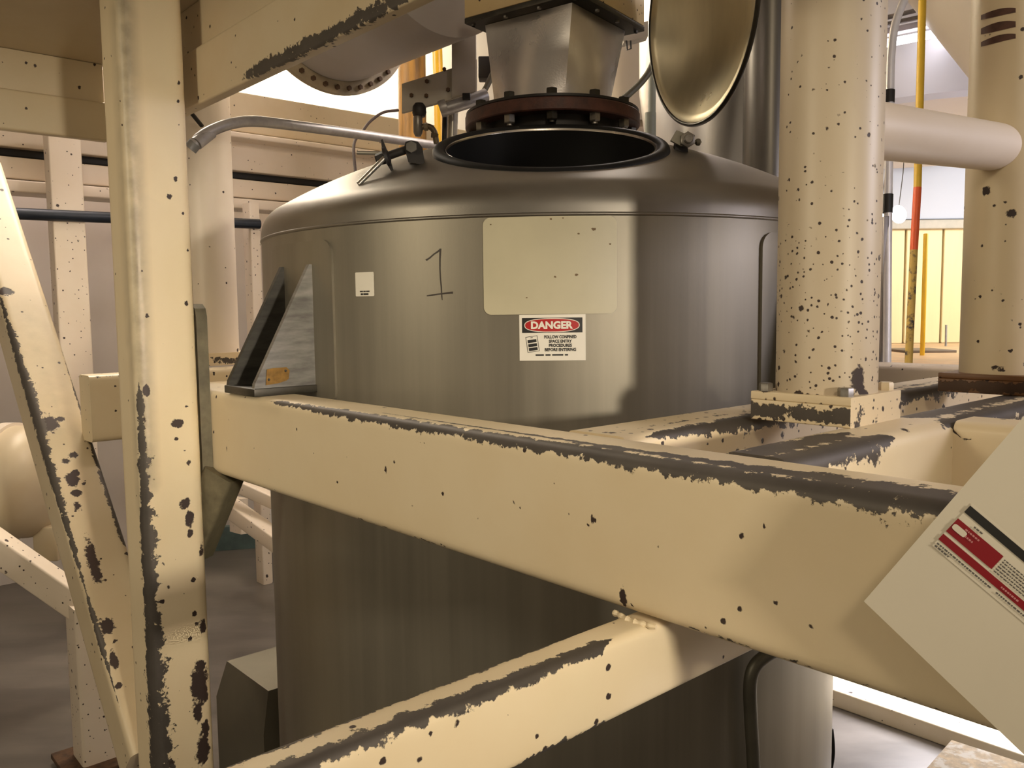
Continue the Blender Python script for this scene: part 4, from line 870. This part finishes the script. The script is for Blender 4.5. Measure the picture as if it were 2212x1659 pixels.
mb = MB(); mb.tube(smooth_path([at(1916, 800, 3.2), at(1918, 500, 3.2), at(1921, 300, 3.2), at(1923, 180, 3.2), at(1925, 120, 3.2), at(1932, 60, 3.2), at(1945, 20, 3.2), at(1962, -20, 3.2)], 8), .0150, 20); mb.build('tube', plain('bright_conduit', (.80, .78, .80), .35, .3, .08, 20), sc_)
for y0, y1 in ((195, 222), (420, 460)):
    mb = MB(); mb.tube([at(1921.5-(y0-195)*.016, y0, 3.2), at(1921-(y1-195)*.016, y1, 3.2)], .0195, 20); mb.build('coupling', BLACK, sc_)
mb = MB(); mb.box(at(1908, 640, 3.22), [X0, (0, 1, 0), ZZ], (.010, .012, .30), .002); mb.build('channel', plain('strut_channel', (.30, .28, .28), .4, .7, .2), sc_)
yp = thing('yellow_pole', at(1968, 790, 4.2), 'yellow pole with an orange-red band and scratched foot at right', 'pole')
zz = lambda a, b, c, r, nm, m: (lambda mb: mb.tube([at(*a, 4.2), at(*b, 4.2)], r, 20).build(nm, m, yp))(MB())
zz((1993, -20), (1982, 405), 0, .0185, 'shaft', plain('pole_yellow', (.82, .52, .04), .4, 0, .1))
zz((1982, 405), (1974, 540), 0, .0190, 'red_band', plain('pole_orange', (.86, .13, .03), .4, 0, .1))
zz((1974, 540), (1962, 800), 0, .0185, 'foot', plain('pole_foot', (.62, .42, .10), .5, 0, .2, 8, tex=((.05, .04, .04), 22, .52)))
mb = MB(); mb.tube([at(2000, 505, 7.2), at(1992, 769, 7.2)], .019, 20); mb.build('yellow_post', plain('post_yellow', (.80, .46, .01), .4, 0, .1), None, label='short yellow post on the upper floor behind the yellow pole', category='post')
mb = MB(); mb.tube([at(2044, 702, 8), at(2043, 748, 8)], .010, 10); mb.build('thin_rod', GALV, None, label='thin grey rod standing on the upper floor at far right', category='rod')
mb = MB(); mb.box(onz(1985, 757, -.41), [X0, (0, 1, 0), ZZ], (.22, .25, .012), .004); mb.build('floor_tray', plain('dark_tray', (.16, .12, .09), .5), None, label='flat dark tray lying on the upper floor', category='tray')

# ================================================================== bottom right floor
a0 = onz(1810, 1530, ZF); tt = (a0-W(0, 0, 0))@D2
rect_tube('floor_curb', W(-.6, tt+.22, ZF+.035), W(2.6, tt+.22, ZF+.035), D2, .22, ZZ, .035, .006, .05, .05, painted('curb_paint', (.70, .62, .46), .4, dirt=.5), spot=.3, label='low pale yellow floor curb beyond the tank at bottom right', category='curb')
cb0 = onz(2057, 1596, -1.18)
mb = MB(); ua = np.array([math.cos(.80), math.sin(.80), 0]); ub = np.array([-ua[1], ua[0], 0]); mb.box(cb0-ub*0+ua*.0+np.array([0, -.30, -.21]), [ua, ub, ZZ], (.21, .21, .21), .003)
mb.build('paper_carton', plain('speckled_carton', (.70, .56, .36), .7, 0, .3, 40, tex=((.85, .80, .70), 30, .5)), None, 30, label='speckled tan carton corner peeking in at the bottom right', category='carton')
# grey guard box at bottom left of tank
g0 = onz(490, 1428, -1.13); gs = (g0-W(0, 0, 0))@D1; gt = (g0-W(0, 0, 0))@D2
mb = MB(); GL, GW, GT = .30, .28, -1.13
v = [W(gs, gt, GT), W(gs+GL, gt, GT), W(gs+GL, gt+GW, GT), W(gs, gt+GW, GT), W(gs-.05, gt-.02, GT-.13), W(gs+GL, gt-.02, GT-.13), W(gs+GL, gt+GW+.02, GT-.13), W(gs-.05, gt+GW+.02, GT-.13),
     W(gs-.05, gt-.02, ZF), W(gs+GL, gt-.02, ZF), W(gs+GL, gt+GW+.02, ZF), W(gs-.05, gt+GW+.02, ZF)]
mb.add(v, [[0, 1, 2, 3], [0, 4, 5, 1], [1, 5, 6, 2], [2, 6, 7, 3], [3, 7, 4, 0], [4, 8, 9, 5], [5, 9, 10, 6], [6, 10, 11, 7], [7, 11, 8, 4]])
mb.build('guard_box', plain('grey_guard', (.15, .135, .10), .45, .35, .2, 4), None, 20, label='dull grey sheet metal guard beside the tank at bottom left', category='guard')

# ================================================================== hanging tag
TG = -.030
A_ = onT(1866, 1299, TG); B_ = onT(2195, 919, TG); e1 = (B_-A_)/np.linalg.norm(B_-A_); D_ = onT(2182, 1604, TG); e2 = D_-A_; e2 = e2-e1*(e2@e1); e2 /= np.linalg.norm(e2)
sh = thing('hanging_tag', A_, 'stiff white tag board with crimson label hanging in front of the beam at right', 'tag')
mb = MB(); mb.prism([A_, A_+e1*.36, A_+e1*.36+e2*.30, A_+e2*.30], .003, D2); mb.build('tag_board', plain('tag_paper', (.66, .60, .48), .5, 0, .04, 4), sh, None)
lx, ly = (B_-A_), (D_-A_)
def tgp(name, poly, mat, e=.0004):
    mb = MB(); v = [onT(x, y, TG-e) for x, y in poly]; nn = np.cross(v[1]-v[0], v[2]-v[0]); f = list(range(len(v)))
    mb.add(v, [f if nn@D2 < 0 else f[::-1]]); return mb.build(name, mat, sh, None)
dr_ = np.array([119.5, 107.])/160.4; up_ = np.array([13.5, -12.8]); 
ul = np.array([.690, -.724])     # across the label, up-left edge direction
ln_ = np.array([.766, .643])
base = np.array([2013., 1179.])
def L2(a, b): q = base+ul*a+ln_*b; return (q[0], q[1])
tgp('label_paper', [L2(0, 0), L2(99, 0), L2(127, 0), L2(127, 340), L2(0, 340)], plain('label_white', (.70, .64, .52), .35, 0, .03), .0004)
tgp('black_bar', [L2(101, 0), L2(120, 0), L2(120, 330), L2(101, 330)], INK, .0008)
tgp('crimson_block', [L2(44, 0), L2(82, 0), L2(82, 128), L2(44, 128)], REDT, .0008)
tgp('crimson_strip', [L2(20, 0), L2(36, 0), L2(36, 330), L2(20, 330)], REDT, .0008)
pill = [(2072.8+18*p_[0]*ln_[0]+7*p_[1]*ul[0], 1146.2+18*p_[0]*ln_[1]+7*p_[1]*ul[1]) for p_ in [(math.copysign(abs(math.cos(t))**.4, math.cos(t)), math.copysign(abs(math.sin(t))**.6, math.sin(t))) for t in np.linspace(0, 6.283, 29)[:-1]]]
tgp('pill_mark', pill, MATS['label_white'], .0012)
mb = MB(); mw = MB(); rr = random.Random(9)
def dash(m, a, b, la, lb, e): m.add([onT(*L2(a, b), TG-e), onT(*L2(a, b+lb), TG-e), onT(*L2(a+la, b+lb), TG-e), onT(*L2(a+la, b), TG-e)], [[0, 1, 2, 3]])
for a, b0_, b1_ in ((10, 4, 150), (3, 4, 40), (88, 38, 62), (10, 170, 330)):
    b = b0_
    while b < b1_: l = rr.uniform(3, 9); dash(mb, a, b, 3.6, l, .0010); b += l+2
for r_ in range(6):
    b = 134
    while b < 330: l = rr.uniform(3, 10); dash(mb, 76-r_*6.5, b, 2.6, l, .0010); b += l+2.2
for a, b0_, b1_ in ((72, 28, 66), (60, 38, 58), (26, 170, 215)):
    b = b0_
    while b < b1_: l = rr.uniform(3, 7); dash(mw, a, b, 4.0, l, .0013); b += l+1.6
for k in range(3): dash(mw, 55, 9+k*9, 3, 5, .0016) if False else None
mb.build('small_print', INKG, sh, None, kind='stuff'); mw.build('pale_print', plain('pink_print', (.55, .22, .22), .5), sh, None, kind='stuff')
